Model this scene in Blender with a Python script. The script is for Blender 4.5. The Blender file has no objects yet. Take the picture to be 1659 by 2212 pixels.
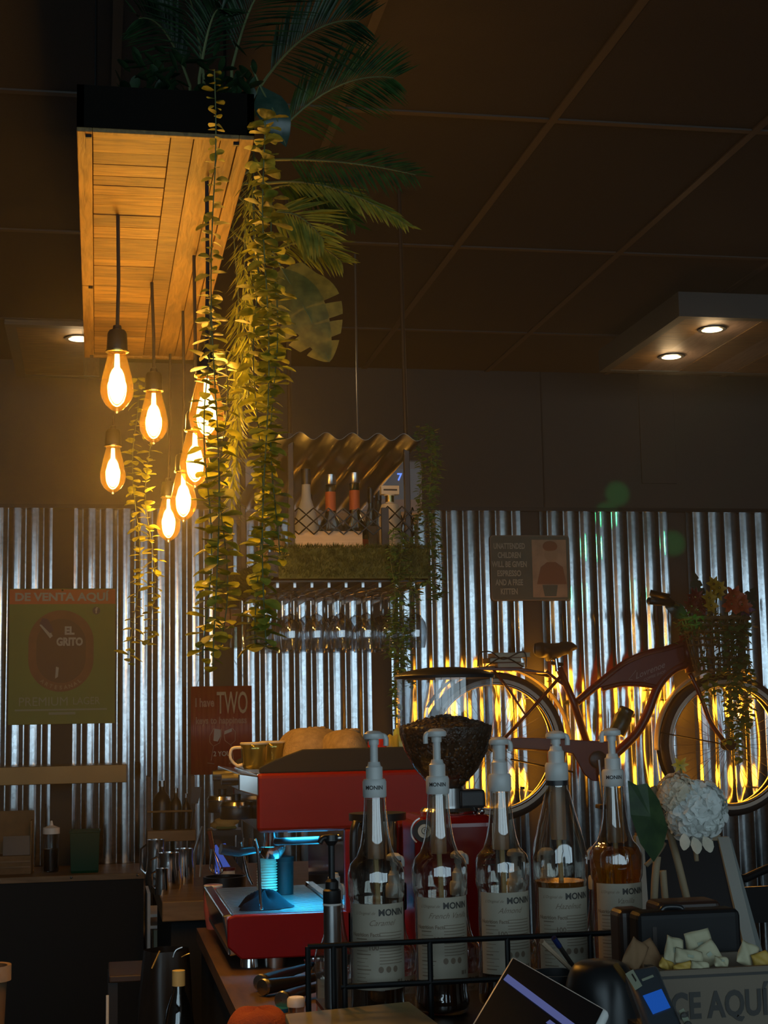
import bpy, math, random
from mathutils import Vector, Matrix
random.seed(7)
S = bpy.context.scene
C = S.collection
PI = math.pi
sin, cos, rad = math.sin, math.cos, math.radians

# ---------------------------------------------------------------- camera, world, daylight, exposure
F_PX = 3322.0
def cam_axes():
    p, y, r = rad(7.54), rad(10.62), rad(-1.056)
    cy, sy, cp, sp, cr, sr = cos(y), sin(y), cos(p), sin(p), cos(r), sin(r)
    P = Matrix(((1, 0, 0), (0, cp, sp), (0, -sp, cp)))
    M = Matrix(((cr, -sr, 0), (sr, cr, 0), (0, 0, 1))) @ P
    return M @ Vector((cy, 0, sy)), M @ Vector((-sy, 0, cy)), M @ Vector((0, -1, 0))
AX, AY, AZ = cam_axes()
H = 1.5
EYE = Vector((0, 0, H))
def ray(px, py):
    c = Vector(((px - 829.5) / F_PX, (py - 1106) / F_PX, 1.0))
    return Vector((AX.dot(c), AY.dot(c), AZ.dot(c)))
def P(px, py, Y):            # photo position of a thing that stands on the plane y = Y
    d = ray(px, py); return EYE + d * (Y / d.y)
def PZ(px, py, Z):           # the same for a thing at height Z
    d = ray(px, py); return EYE + d * ((Z - H) / d.z)
cam = bpy.data.objects.new('camera', bpy.data.cameras.new('camera'))
C.objects.link(cam); S.camera = cam
cam.matrix_world = Matrix(((AX.x, -AX.y, -AX.z, 0), (AY.x, -AY.y, -AY.z, 0), (AZ.x, -AZ.y, -AZ.z, H), (0, 0, 0, 1)))
cam.data.sensor_fit = 'VERTICAL'; cam.data.sensor_height = 36
cam.data.lens = 36 * F_PX / 2212
cam.data.clip_start = 0.05
S.view_settings.view_transform = 'Standard'; S.view_settings.look = 'None'
S.view_settings.gamma = 1; S.view_settings.use_curve_mapping = False
S.view_settings.exposure = 0.0
w = bpy.data.worlds.new('dim_room'); S.world = w; w.use_nodes = True
w.node_tree.nodes['Background'].inputs[0].default_value = (0.35, 0.3, 0.22, 1)
w.node_tree.nodes['Background'].inputs[1].default_value = 0.01

WINDOW_GLOW = 2.2           # sky seen through the shop front behind the camera
BULB_W = 26.0                # each filament bulb
DOWN_W = 1.2                # each recessed downlight
LED_GLOW = 9.0              # amber strips behind the bicycle wheels

# ---------------------------------------------------------------- materials
def mat(name, col, rough=0.5, metal=0.0, noise=0.0, nscale=20, bump=0.0, bscale=60, trans=0.0, emit=None, estr=0.0, spec=None, stretch=None, sub=0.0):
    m = bpy.data.materials.new(name); m.use_nodes = True
    nt = m.node_tree; b = nt.nodes['Principled BSDF']
    b.inputs['Base Color'].default_value = (*col, 1); b.inputs['Roughness'].default_value = rough
    b.inputs['Metallic'].default_value = metal
    if spec is not None: b.inputs['Specular IOR Level'].default_value = spec
    if trans: b.inputs['Transmission Weight'].default_value = trans
    if emit: b.inputs['Emission Color'].default_value = (*emit, 1); b.inputs['Emission Strength'].default_value = estr
    co = None
    if noise or bump:
        tc = nt.nodes.new('ShaderNodeTexCoord'); co = tc.outputs['Object']
        if stretch:
            mp = nt.nodes.new('ShaderNodeMapping'); mp.inputs['Scale'].default_value = stretch
            nt.links.new(co, mp.inputs[0]); co = mp.outputs[0]
    if noise:
        n = nt.nodes.new('ShaderNodeTexNoise'); n.inputs['Scale'].default_value = nscale; n.inputs['Detail'].default_value = 5
        nt.links.new(co, n.inputs['Vector'])
        r = nt.nodes.new('ShaderNodeValToRGB')
        r.color_ramp.elements[0].position = 0.3; r.color_ramp.elements[1].position = 0.7
        r.color_ramp.elements[0].color = (*[c * (1 - noise) for c in col], 1)
        r.color_ramp.elements[1].color = (*[min(1, c * (1 + noise)) for c in col], 1)
        nt.links.new(n.outputs['Fac'], r.inputs[0]); nt.links.new(r.outputs[0], b.inputs['Base Color'])
    if bump:
        n2 = nt.nodes.new('ShaderNodeTexNoise'); n2.inputs['Scale'].default_value = bscale; n2.inputs['Detail'].default_value = 4
        nt.links.new(co, n2.inputs['Vector'])
        bp = nt.nodes.new('ShaderNodeBump'); bp.inputs['Strength'].default_value = bump; bp.inputs['Distance'].default_value = 0.004
        nt.links.new(n2.outputs['Fac'], bp.inputs['Height']); nt.links.new(bp.outputs[0], b.inputs['Normal'])
    return m
def glass(name, tint=(0.95, 0.95, 0.95), gloss=0.12, edge=0.75, rough=0.03, glow=None):
    m = bpy.data.materials.new(name); m.use_nodes = True; nt = m.node_tree; nt.nodes.clear()
    o = nt.nodes.new('ShaderNodeOutputMaterial'); mx = nt.nodes.new('ShaderNodeMixShader')
    t = nt.nodes.new('ShaderNodeBsdfTransparent'); t.inputs[0].default_value = (*tint, 1)
    g = nt.nodes.new('ShaderNodeBsdfGlossy'); g.inputs['Roughness'].default_value = rough
    lw = nt.nodes.new('ShaderNodeLayerWeight'); lw.inputs[0].default_value = 0.35
    mr = nt.nodes.new('ShaderNodeMapRange'); mr.inputs['To Min'].default_value = gloss; mr.inputs['To Max'].default_value = edge
    nt.links.new(lw.outputs['Facing'], mr.inputs['Value']); nt.links.new(mr.outputs[0], mx.inputs[0])
    nt.links.new(t.outputs[0], mx.inputs[1]); nt.links.new(g.outputs[0], mx.inputs[2]); nt.links.new(mx.outputs[0], o.inputs[0])
    if glow:                 # a coated or milky glass also scatters a little of the light that passes through it
        tr = nt.nodes.new('ShaderNodeBsdfTranslucent'); tr.inputs[0].default_value = (*glow[0], 1)
        m2 = nt.nodes.new('ShaderNodeMixShader'); m2.inputs[0].default_value = glow[1]
        nt.links.new(mx.outputs[0], m2.inputs[1]); nt.links.new(tr.outputs[0], m2.inputs[2]); nt.links.new(m2.outputs[0], o.inputs[0])
    return m
def emitter(name, col, s):
    m = bpy.data.materials.new(name); m.use_nodes = True; nt = m.node_tree; nt.nodes.clear()
    o = nt.nodes.new('ShaderNodeOutputMaterial'); e = nt.nodes.new('ShaderNodeEmission')
    e.inputs[0].default_value = (*col, 1); e.inputs[1].default_value = s; nt.links.new(e.outputs[0], o.inputs[0]); return m
def leafmat(name, c1, c2, trans=0.35, rough=0.45):
    m = bpy.data.materials.new(name); m.use_nodes = True; nt = m.node_tree; b = nt.nodes['Principled BSDF']; out = nt.nodes['Material Output']
    tc = nt.nodes.new('ShaderNodeTexCoord'); n = nt.nodes.new('ShaderNodeTexNoise'); n.inputs['Scale'].default_value = 45
    r = nt.nodes.new('ShaderNodeValToRGB'); r.color_ramp.elements[0].position = .35; r.color_ramp.elements[1].position = .65
    r.color_ramp.elements[0].color = (*c1, 1); r.color_ramp.elements[1].color = (*c2, 1)
    nt.links.new(tc.outputs['Object'], n.inputs['Vector']); nt.links.new(n.outputs['Fac'], r.inputs[0]); nt.links.new(r.outputs[0], b.inputs['Base Color'])
    b.inputs['Roughness'].default_value = rough
    tl = nt.nodes.new('ShaderNodeBsdfTranslucent'); nt.links.new(r.outputs[0], tl.inputs[0])
    mx = nt.nodes.new('ShaderNodeMixShader'); mx.inputs[0].default_value = trans
    nt.links.new(b.outputs[0], mx.inputs[1]); nt.links.new(tl.outputs[0], mx.inputs[2]); nt.links.new(mx.outputs[0], out.inputs[0])
    return m
def woodmat(name, c1, c2, rough=0.6, scale=(3, 40, 40), bump=0.5):
    m = bpy.data.materials.new(name); m.use_nodes = True; nt = m.node_tree; b = nt.nodes['Principled BSDF']
    tc = nt.nodes.new('ShaderNodeTexCoord'); mp = nt.nodes.new('ShaderNodeMapping'); mp.inputs['Scale'].default_value = scale
    n = nt.nodes.new('ShaderNodeTexNoise'); n.inputs['Scale'].default_value = 1.5; n.inputs['Detail'].default_value = 8; n.inputs['Distortion'].default_value = 0.7
    r = nt.nodes.new('ShaderNodeValToRGB'); r.color_ramp.elements[0].position = .32; r.color_ramp.elements[1].position = .68
    r.color_ramp.elements[0].color = (*c1, 1); r.color_ramp.elements[1].color = (*c2, 1)
    nt.links.new(tc.outputs['Object'], mp.inputs[0]); nt.links.new(mp.outputs[0], n.inputs['Vector']); nt.links.new(n.outputs['Fac'], r.inputs[0])
    nt.links.new(r.outputs[0], b.inputs['Base Color']); b.inputs['Roughness'].default_value = rough
    bp = nt.nodes.new('ShaderNodeBump'); bp.inputs['Strength'].default_value = bump; bp.inputs['Distance'].default_value = 0.003
    nt.links.new(n.outputs['Fac'], bp.inputs['Height']); nt.links.new(bp.outputs[0], b.inputs['Normal'])
    return m
def corrugated_metal():
    m = bpy.data.materials.new('galvanised_steel'); m.use_nodes = True; nt = m.node_tree; b = nt.nodes['Principled BSDF']
    b.inputs['Metallic'].default_value = 1.0
    tc = nt.nodes.new('ShaderNodeTexCoord')
    v = nt.nodes.new('ShaderNodeTexVoronoi'); v.inputs['Scale'].default_value = 70
    nt.links.new(tc.outputs['Object'], v.inputs['Vector'])
    r = nt.nodes.new('ShaderNodeValToRGB'); r.color_ramp.elements[0].color = (.50, .52, .54, 1); r.color_ramp.elements[1].color = (.72, .74, .75, 1)
    nt.links.new(v.outputs['Color'], r.inputs[0]); nt.links.new(r.outputs[0], b.inputs['Base Color'])
    mp = nt.nodes.new('ShaderNodeMapping'); mp.inputs['Scale'].default_value = (1, 1, 0.25)
    n = nt.nodes.new('ShaderNodeTexNoise'); n.inputs['Scale'].default_value = 14; n.inputs['Detail'].default_value = 5
    nt.links.new(tc.outputs['Object'], mp.inputs[0]); nt.links.new(mp.outputs[0], n.inputs['Vector'])
    mr = nt.nodes.new('ShaderNodeMapRange'); mr.inputs['From Min'].default_value = .3; mr.inputs['From Max'].default_value = .7
    mr.inputs['To Min'].default_value = .10; mr.inputs['To Max'].default_value = .20
    nt.links.new(n.outputs['Fac'], mr.inputs['Value']); nt.links.new(mr.outputs[0], b.inputs['Roughness'])
    bp = nt.nodes.new('ShaderNodeBump'); bp.inputs['Strength'].default_value = 0.25; bp.inputs['Distance'].default_value = 0.004
    nt.links.new(n.outputs['Fac'], bp.inputs['Height']); nt.links.new(bp.outputs[0], b.inputs['Normal'])
    return m
M = {}
M['black_wall'] = mat('black_wall_paint', (.05, .048, .045), .75, bump=.2, bscale=200)
M['ceiling'] = mat('brown_ceiling_tile', (.018, .014, .0115), .85, noise=.12, nscale=200, bump=.5, bscale=400)
M['ceiling_bar'] = mat('brown_ceiling_bar', (.042, .033, .026), .6)
M['floor'] = mat('dark_floor', (.05, .045, .04), .5, noise=.2)
M['plain_wall'] = mat('dim_wall', (.09, .075, .06), .8)
M['galv'] = corrugated_metal()
M['black_metal'] = mat('black_metal', (.012, .012, .012), .35, .6)
M['black_plastic'] = mat('black_plastic', (.015, .015, .016), .35)
M['black_matt'] = mat('black_matt', (.012, .012, .012), .8)
M['chrome'] = mat('chrome', (.75, .75, .75), .12, 1)
M['steel'] = mat('brushed_steel', (.5, .5, .5), .28, 1)
M['white'] = mat('white_plastic', (.8, .78, .74), .35)
M['white_text'] = mat('white_paint', (.75, .72, .68), .6)
M['black_text'] = mat('black_ink', (.02, .02, .02), .6)
M['brass'] = mat('brass', (.55, .42, .16), .25, 1)

# ---------------------------------------------------------------- mesh building
class MB:
    def __init__(s): s.v = []; s.f = []
    def add(s, vs, fs):
        o = len(s.v); s.v += [Vector(a) for a in vs]; s.f += [tuple(i + o for i in f) for f in fs]; return s
    def box(s, c, d, R=None):
        x, y, z = d[0] / 2, d[1] / 2, d[2] / 2
        vs = [Vector((i, j, k)) for i in (-x, x) for j in (-y, y) for k in (-z, z)]
        if R is not None: vs = [R @ q for q in vs]
        vs = [q + Vector(c) for q in vs]
        return s.add(vs, [(0, 1, 3, 2), (4, 6, 7, 5), (0, 4, 5, 1), (2, 3, 7, 6), (0, 2, 6, 4), (1, 5, 7, 3)])
    def bx(s, x0, x1, y0, y1, z0, z1): return s.box(((x0 + x1) / 2, (y0 + y1) / 2, (z0 + z1) / 2), (abs(x1 - x0), abs(y1 - y0), abs(z1 - z0)))
    def tube(s, pts, r, n=10, cap=True, closed=False):
        pts = [Vector(p) for p in pts]; N = len(pts); rr = r if isinstance(r, (list, tuple)) else [r] * N
        up = None; rings = []
        for i, p in enumerate(pts):
            if closed: t = pts[(i + 1) % N] - pts[i - 1]
            else: t = pts[min(i + 1, N - 1)] - pts[max(i - 1, 0)]
            t = t.normalized() if t.length > 1e-9 else Vector((0, 0, 1))
            if up is None: up = t.orthogonal().normalized()
            a = (up - t * up.dot(t)); a = a.normalized() if a.length > 1e-6 else t.orthogonal().normalized(); up = a
            b = t.cross(a); rings.append([p + (a * cos(2 * PI * k / n) + b * sin(2 * PI * k / n)) * rr[i] for k in range(n)])
        vs = [q for R_ in rings for q in R_]; fs = []
        for i in range(N if closed else N - 1):
            j = (i + 1) % N
            for k in range(n): fs.append((i * n + k, i * n + (k + 1) % n, j * n + (k + 1) % n, j * n + k))
        if cap and not closed: fs += [tuple(range(n))[::-1], tuple((N - 1) * n + k for k in range(n))]
        return s.add(vs, fs)
    def lathe(s, prof, c=(0, 0, 0), n=24, R=None, a0=0, a1=2 * PI, sx=1, sy=1):
        full = abs(a1 - a0 - 2 * PI) < 1e-6; m = n if full else n + 1; vs = []; c = Vector(c)
        for r, z in prof:
            for k in range(m):
                a = a0 + (a1 - a0) * k / n; q = Vector((r * cos(a) * sx, r * sin(a) * sy, z))
                vs.append((R @ q if R is not None else q) + c)
        fs = []
        for i in range(len(prof) - 1):
            for k in range(n):
                k2 = (k + 1) % m if full else k + 1
                fs.append((i * m + k, i * m + k2, (i + 1) * m + k2, (i + 1) * m + k))
        return s.add(vs, fs)
    def prism(s, poly, y0, y1):      # poly in (x, z), extruded along y
        n = len(poly)
        vs = [Vector((a, y0, b)) for a, b in poly] + [Vector((a, y1, b)) for a, b in poly]
        fs = [tuple(range(n)), tuple(range(2 * n - 1, n - 1, -1))] + [(i, i + n, (i + 1) % n + n, (i + 1) % n) for i in range(n)]
        return s.add(vs, fs)
    def slab(s, pts, off):           # polygon of 3-D points given a thickness vector
        n = len(pts); pts = [Vector(p) for p in pts]; off = Vector(off)
        fs = [tuple(range(n)), tuple(range(2 * n - 1, n - 1, -1))] + [(i, i + n, (i + 1) % n + n, (i + 1) % n) for i in range(n)]
        return s.add(pts + [p + off for p in pts], fs)
    def grid(s, fn, nu, nv):
        vs = [fn(i / nu, j / nv) for i in range(nu + 1) for j in range(nv + 1)]
        return s.add(vs, [(i * (nv + 1) + j, (i + 1) * (nv + 1) + j, (i + 1) * (nv + 1) + j + 1, i * (nv + 1) + j + 1) for i in range(nu) for j in range(nv)])
    def ball(s, c, r, n=12, m=8, sc=(1, 1, 1), R=None):
        c = Vector(c)
        def fn(u, v):
            a = 2 * PI * u; b = PI * (v - .5); q = Vector((r * cos(b) * cos(a) * sc[0], r * cos(b) * sin(a) * sc[1], r * sin(b) * sc[2]))
            return (R @ q if R is not None else q) + c
        return s.grid(fn, n, m)
    def text(s, body, size, at_fn, align='CENTER', sx=1.0, bold=0.0, shear=0.0):
        vs, fs = text_mesh(body, size, align, bold, shear)
        return s.add([at_fn(v.x * sx, v.y) for v in vs], fs)
    def xf(s, Mx): s.v = [Mx @ q for q in s.v]; return s
    def build(s, name, m, parent=None, smooth=False, bevel=0.0, seg=2, solid=0.0):
        me = bpy.data.meshes.new(name)
        o0 = Vector((0, 0, 0)); q = parent
        while q is not None: o0 += q.location; q = q.parent
        me.from_pydata([tuple(a - o0) for a in s.v], [], s.f); me.update()
        me.materials.append(M[m] if isinstance(m, str) else m)
        ob = bpy.data.objects.new(name, me); C.objects.link(ob)
        if parent is not None: ob.parent = parent
        if smooth: me.shade_smooth()
        if smooth and smooth != 'all':
            try: me.set_sharp_from_angle(angle=rad(38))
            except Exception: pass
        if solid:
            sm = ob.modifiers.new('solid', 'SOLIDIFY'); sm.thickness = solid; sm.offset = 0
        if bevel:
            b = ob.modifiers.new('bevel', 'BEVEL'); b.width = bevel; b.segments = seg; b.limit_method = 'ANGLE'; b.angle_limit = rad(35)
        return ob
def wtext(mb, body, x0, x1, y0, y1, Y, bold=.0, shear=0.0, off=0.0):
    """lettering on a wall-parallel plane that fills the given extent of the sign"""
    vs, fs = text_mesh(body, 1, 'CENTER', bold, shear)
    a = P(x0, y0, Y); b = P(x1, y1, Y)
    xs = [v.x for v in vs]; ys = [v.y for v in vs]; X0, X1, Y0, Y1 = min(xs), max(xs), min(ys), max(ys)
    return mb.add([Vector((a.x + (b.x - a.x) * (v.x - X0) / (X1 - X0), Y - off, b.z + (a.z - b.z) * (v.y - Y0) / (Y1 - Y0))) for v in vs], fs)
_tc = {}
def text_mesh(body, size, align='CENTER', bold=0.0, shear=0.0):
    key = (body, size, align, bold, shear)
    if key in _tc: return _tc[key]
    cu = bpy.data.curves.new('t', 'FONT'); cu.body = body; cu.size = size; cu.align_x = align; cu.align_y = 'CENTER'
    cu.offset = bold * size; cu.shear = shear; cu.resolution_u = 3
    ob = bpy.data.objects.new('t', cu); C.objects.link(ob); bpy.context.view_layer.update()
    me = ob.evaluated_get(bpy.context.evaluated_depsgraph_get()).to_mesh()
    vs = [v.co.copy() for v in me.vertices]; fs = [tuple(p.vertices) for p in me.polygons]
    bpy.data.objects.remove(ob); bpy.data.curves.remove(cu)
    _tc[key] = (vs, fs); return vs, fs
def thing(name, label, cat, loc=(0, 0, 0), group=None, kind=None):
    o = bpy.data.objects.new(name, None); C.objects.link(o); o.location = loc; o.empty_display_size = .05
    return tag(o, label, cat, group, kind)
def tag(o, label=None, cat=None, group=None, kind=None):
    if label: o['label'] = label
    if cat: o['category'] = cat
    if group: o['group'] = group
    if kind: o['kind'] = kind
    return o
def struct(o, label=None): o['kind'] = 'structure'; return tag(o, label)
def dup(root, loc, label, rotz=0.0, scale=None):
    def cp(o, parent):
        c = o.copy(); C.objects.link(c)
        if parent is not None: c.parent = parent
        for ch in [k for k in list(C.objects) if k.parent is o]: cp(ch, c)
        return c
    r = cp(root, None); r.location = loc; r.rotation_euler = (0, 0, rotz); r['label'] = label
    if scale: r.scale = (scale,) * 3
    return r
def plight(name, loc, col, watts, r=0.01, parent=None, spot=None, blend=.5, target=None):
    l = bpy.data.lights.new(name, 'SPOT' if spot else 'POINT'); l.color = col; l.energy = watts; l.shadow_soft_size = r
    o = bpy.data.objects.new(name, l); C.objects.link(o)
    if spot: l.spot_size = spot; l.spot_blend = blend
    o.location = Vector(loc) - (parent.location if parent else Vector((0, 0, 0)))
    if target is not None: o.rotation_euler = (Vector(target) - Vector(loc)).to_track_quat('-Z', 'Y').to_euler()
    if parent: o.parent = parent
    return o
# ---------------------------------------------------------------- the room
WALL = 7.1; CEIL = 3.152; XL, XR, YB = -3.2, 5.6, -2.2
struct(MB().bx(XL, XR, YB, WALL + .15, -.1, 0).build('floor', 'floor'))
ce = struct(MB().bx(XL, XR, YB, WALL + .15, CEIL, CEIL + .1).build('ceiling', 'ceiling'))
g = MB()
x = 1.286 - 0.61 * 7
while x < XR: g.bx(x - .012, x + .012, YB, WALL, CEIL - .006, CEIL - .0005); x += .6045
y = 3.98 - 1.185 * 7
while y < WALL - .05: g.bx(XL, XR, y - .012, y + .012, CEIL - .0055, CEIL - .0004); y += 1.185
g.build('ceiling_grid', 'ceiling_bar', ce)
wb = struct(MB().bx(XL, XR, WALL, WALL + .15, 0, CEIL).build('wall_back', 'black_wall'))
struct(MB().bx(XL - .15, XL, YB, WALL + .15, 0, CEIL).build('wall_left', 'plain_wall'))
struct(MB().bx(XR, XR + .15, YB, WALL + .15, 0, CEIL).build('wall_right', 'plain_wall'))
# shop front behind the camera: sill wall, header, mullions and four daylit panes
WIN_Z0, WIN_Z1 = 1.0, 3.06
f = MB().bx(XL, XR, YB - .15, YB, 0, WIN_Z0).bx(XL, XR, YB - .15, YB, WIN_Z1, CEIL)
wx = [XL, -1.75, .05, 1.85, 3.65, XR]
f.bx(XL, -2.9, YB - .15, YB, WIN_Z0, WIN_Z1).bx(4.9, XR, YB - .15, YB, WIN_Z0, WIN_Z1)
struct(f.build('wall_front', 'plain_wall'))
M['sky_pane'] = emitter('daylight_outside', (.62, .86, 1.0), WINDOW_GLOW)
for i, (a, b) in enumerate(((-2.9, -1.35), (-1.2, .75), (.9, 2.85), (3.0, 4.9))):
    wi = struct(MB().bx(a - .06, a, YB - .1, YB + .02, WIN_Z0, WIN_Z1).bx(b, b + .06, YB - .1, YB + .02, WIN_Z0, WIN_Z1)
                .bx(a, b, YB - .1, YB + .02, WIN_Z0, WIN_Z0 + .05).bx(a, b, YB - .1, YB + .02, WIN_Z1 - .05, WIN_Z1).build('window_%d' % (i + 1), 'black_metal'))
    MB().bx(a, b, YB - .06, YB - .05, WIN_Z0 + .05, WIN_Z1 - .05).build('pane', 'sky_pane', wi)
# corrugated sheets: broad rounded crests, narrow valleys
PITCH = .0785
def corr(t):                 # 0..1 -> height 0..1
    t = t % 1.0; u = abs(t - .5) * 2          # 0 at crest, 1 at valley
    return 1 - .13 * (u / .46) ** 2 if u < .46 else .87 * (1 - (u - .46) / .54)
stiles = [-.155, .568, 1.303, 2.041, 2.785, 3.53, 4.27, 5.01, 5.64]
px0 = [-.91] + stiles
TOPZ = 2.462
for i in range(len(stiles)):
    x0, x1 = px0[i] + .048, stiles[i] - .048
    if i == 0: x0 = XL + .02
    n = round((x1 - x0) / PITCH); pt = (x1 - x0) / n
    NS = 16
    def fn(u, v, x0=x0, x1=x1, n=n):
        t = u * n; return Vector((x0 + (x1 - x0) * u, WALL - .004 - .0125 * corr(t + .5), .02 + (TOPZ - .02) * v))
    struct(MB().grid(fn, n * NS, 1).build('wall_panel', 'galv', smooth='all'))
tr = MB().bx(XL, XR, WALL - .03, WALL, TOPZ, TOPZ + .018)
struct(tr.build('trim_1', 'black_metal'))
ap = MB()
a = P(1170, 905, WALL); b = P(1455, 1045, WALL)
# faint access hatch and boxed duct on the black wall
ap.bx(P(1380, 900, WALL).x, P(1455, 900, WALL).x, WALL - .012, WALL, P(1420, 1045, WALL).z, CEIL - .002)
ap.build('wall_hatch', 'black_wall', wb, bevel=.003)
ap = MB().bx(a.x - .003, a.x + .003, WALL - .004, WALL, TOPZ + .02, CEIL); ap.build('wall_seam', 'black_matt', wb)
# ---------------------------------------------------------------- pendant fixture and bulbs
M['barn_wood'] = woodmat('reclaimed_wood', (.085, .042, .008), (.26, .15, .035), .6, (6, 60, 60), .6)
M['barn_wood2'] = woodmat('reclaimed_wood_long', (.10, .055, .014), (.22, .13, .036), .6, (60, 6, 60), .5)
M['barn_wood3'] = woodmat('reclaimed_wood_dark', (.06, .03, .008), (.17, .095, .025), .6, (7, 55, 60), .8)
M['box_side'] = mat('black_painted_box', (.004, .003, .002), .9, spec=.1)
FX0, FX1, FY0, FY1, FZ = -.04, .262, 2.55, 4.22, 2.5
fx = thing('hanging_light_box', 'long reclaimed wood light box hung from ceiling, leafy vines over its edge, bulbs below', 'light fixture', ((FX0 + FX1) / 2, (FY0 + FY1) / 2, FZ))
m = MB()
m.bx(FX0, FX1, FY0, FY0 + .012, FZ, FZ + .075).bx(FX0, FX1, FY1 - .012, FY1, FZ, FZ + .075).bx(FX0, FX0 + .012, FY0, FY1, FZ, FZ + .075).bx(FX1 - .012, FX1, FY0, FY1, FZ, FZ + .075)
m.bx(FX0 + .01, FX1 - .01, FY0 + .01, FY1 - .01, FZ + .012, FZ + .02).build('box_side', 'box_side', fx)
m = MB(); fw = .026
m.bx(FX0, FX0 + fw, FY0, FY0 + .95, FZ - .008, FZ).bx(FX0, FX0 + fw, FY0 + .955, FY1, FZ - .008, FZ).bx(FX1 - fw, FX1, FY0, FY1, FZ - .008, FZ).bx(FX0 + fw, FX1 - fw, FY0, FY0 + .012, FZ - .008, FZ).bx(FX0 + fw, FX1 - fw, FY1 - .02, FY1, FZ - .008, FZ)
m.build('board_frame', 'barn_wood2', fx, bevel=.0015)
y = FY0 + .014; k = 0
while y < FY1 - .025:
    wd = random.choice((.06, .075, .09, .05)); y2 = min(y + wd, FY1 - .022)
    xs = .1185; random.random()
    p1 = MB().bx(FX0 + fw + .001, xs, y + .001, y2 - .001, FZ - .004 - random.uniform(0, .003), FZ + .005)
    p1.build('plank', random.choice(('barn_wood', 'barn_wood', 'barn_wood3')), fx, bevel=.001)
    y = y2
MB().bx(.16, .205, FY0 + .014, FY1 - .022, FZ - .003, FZ + .004).build('plank', 'barn_wood2', fx, bevel=.001)
MB().bx(.12, .159, FY0 + .014, FY1 - .022, FZ - .002, FZ + .004).build('plank', 'barn_wood3', fx, bevel=.001)
MB().bx(.206, FX1 - fw - .001, FY0 + .014, FY1 - .022, FZ - .003, FZ + .004).build('plank', 'barn_wood2', fx, bevel=.001)
for (x, y) in ((FX0 + .02, FY0 + .016), (FX1 - .03, FY0 + .018), (FX0 + .02, FY0 + .955), (FX0 + .02, FY1 - .03)): MB().box((x, y, FZ - .010), (.010, .007, .006)).build('bracket', 'black_metal', fx)
hg = MB()
for y in (FY0 + .25, FY1 - .25):
    for x in (FX0 + .03, FX1 - .03): hg.tube([(x, y, FZ + .01), (x, y, CEIL)], .003, 6)
hg.build('hanger_rod', 'black_metal', fx)

M['amber_glass'] = glass('amber_bulb_glass', (1.0, .74, .34), .08, .5, .03, ((1.0, .50, .08), .022))
M['filament'] = emitter('glowing_filament', (1.0, .86, .52), 9.0)
M['cord'] = mat('black_cord', (.015, .013, .012), .6)
WARM = (1.0, .60, .15)
def pendant(att, bot, label):
    a = PZ(att[0], att[1], FZ - .006); Y = a.y; bt = P(bot[0], bot[1], Y); bt.x = P(bot[0], (bot[1] + att[1]) / 2 + 100, Y).x
    a.x = a.x * .6 + bt.x * .4
    r = thing('pendant_bulb', label, 'light bulb', (bt.x, Y, bt.z), 'filament bulbs hanging under the wooden light box')
    z = bt.z; x = bt.x
    zs = z + .125
    MB().tube([a, ((a.x + x) / 2 + .002, Y, (a.z + zs) / 2), (x, Y, zs + .042)], .0036, 8).build('cord', 'cord', r, smooth=True)
    MB().lathe([(.002, .052), (.008, .050), (.009, .042), (.016, .040), (.019, .034), (.0205, .004), (.0205, .0)], (x, Y, zs), 20).build('socket', 'black_plastic', r, smooth=True)
    MB().lathe([(.017, -.001), (.0225, 0), (.0225, .003), (.017, .004)], (x, Y, zs - .003), 20).build('collar', 'brass', r, smooth=True)
    prof = [(.0005, 0), (.003, .001), (.0045, .004), (.012, .008), (.022, .017), (.0295, .030), (.0325, .044), (.0315, .058), (.027, .080), (.021, .104), (.0165, .122), (.0160, .126)]
    gl = MB().lathe(prof, (x, Y, z), 28).build('glass_bulb', 'amber_glass', r, smooth='all')
    fm = MB()
    fm.ball((x, Y, z + .056), .0165, 16, 10, (1, 1, 2.3)).tube([(x, Y, z + .085), (x, Y, z + .118)], [.006, .0045], 8)
    fm.build('filament', 'filament', r, smooth='all')
    plight('bulb_light', (x, Y, z + .058), WARM, BULB_W, .022, r)
pendant((255, 465), (253, 893), 'leftmost and largest-looking filament bulb, nearest the viewer, on a long black cord')
pendant((325, 610), (332, 960), 'filament bulb second from left in the upper row, beside the thin twin vines')
pendant((448, 385), (446, 956), 'nearest right-hand filament bulb, partly covered by the hanging vine leaves')
pendant((418, 552), (421, 1054), 'filament bulb just below and left of the one covered by vine leaves')
pendant((395, 672), (396, 1128), 'filament bulb overlapping the lowest one, second from bottom of the right-hand chain')
pendant((370, 765), (364, 1172), 'lowest hanging filament bulb, at the foot of the right-hand chain')
def bulb7():
    x0 = P(244, 1068, 3.9)
    pendant(tuple_px(Vector((x0.x, 3.9, FZ - .006))), (244, 1068), 'filament bulb hanging alone directly below the leftmost one')
def tuple_px(w):
    d = w - EYE; c = Vector((AX.x * d.x + AY.x * d.y + AZ.x * d.z, AX.y * d.x + AY.y * d.y + AZ.y * d.z, AX.z * d.x + AY.z * d.y + AZ.z * d.z))
    return (829.5 + F_PX * c.x / c.z, 1106 + F_PX * c.y / c.z)
bulb7()

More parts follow.
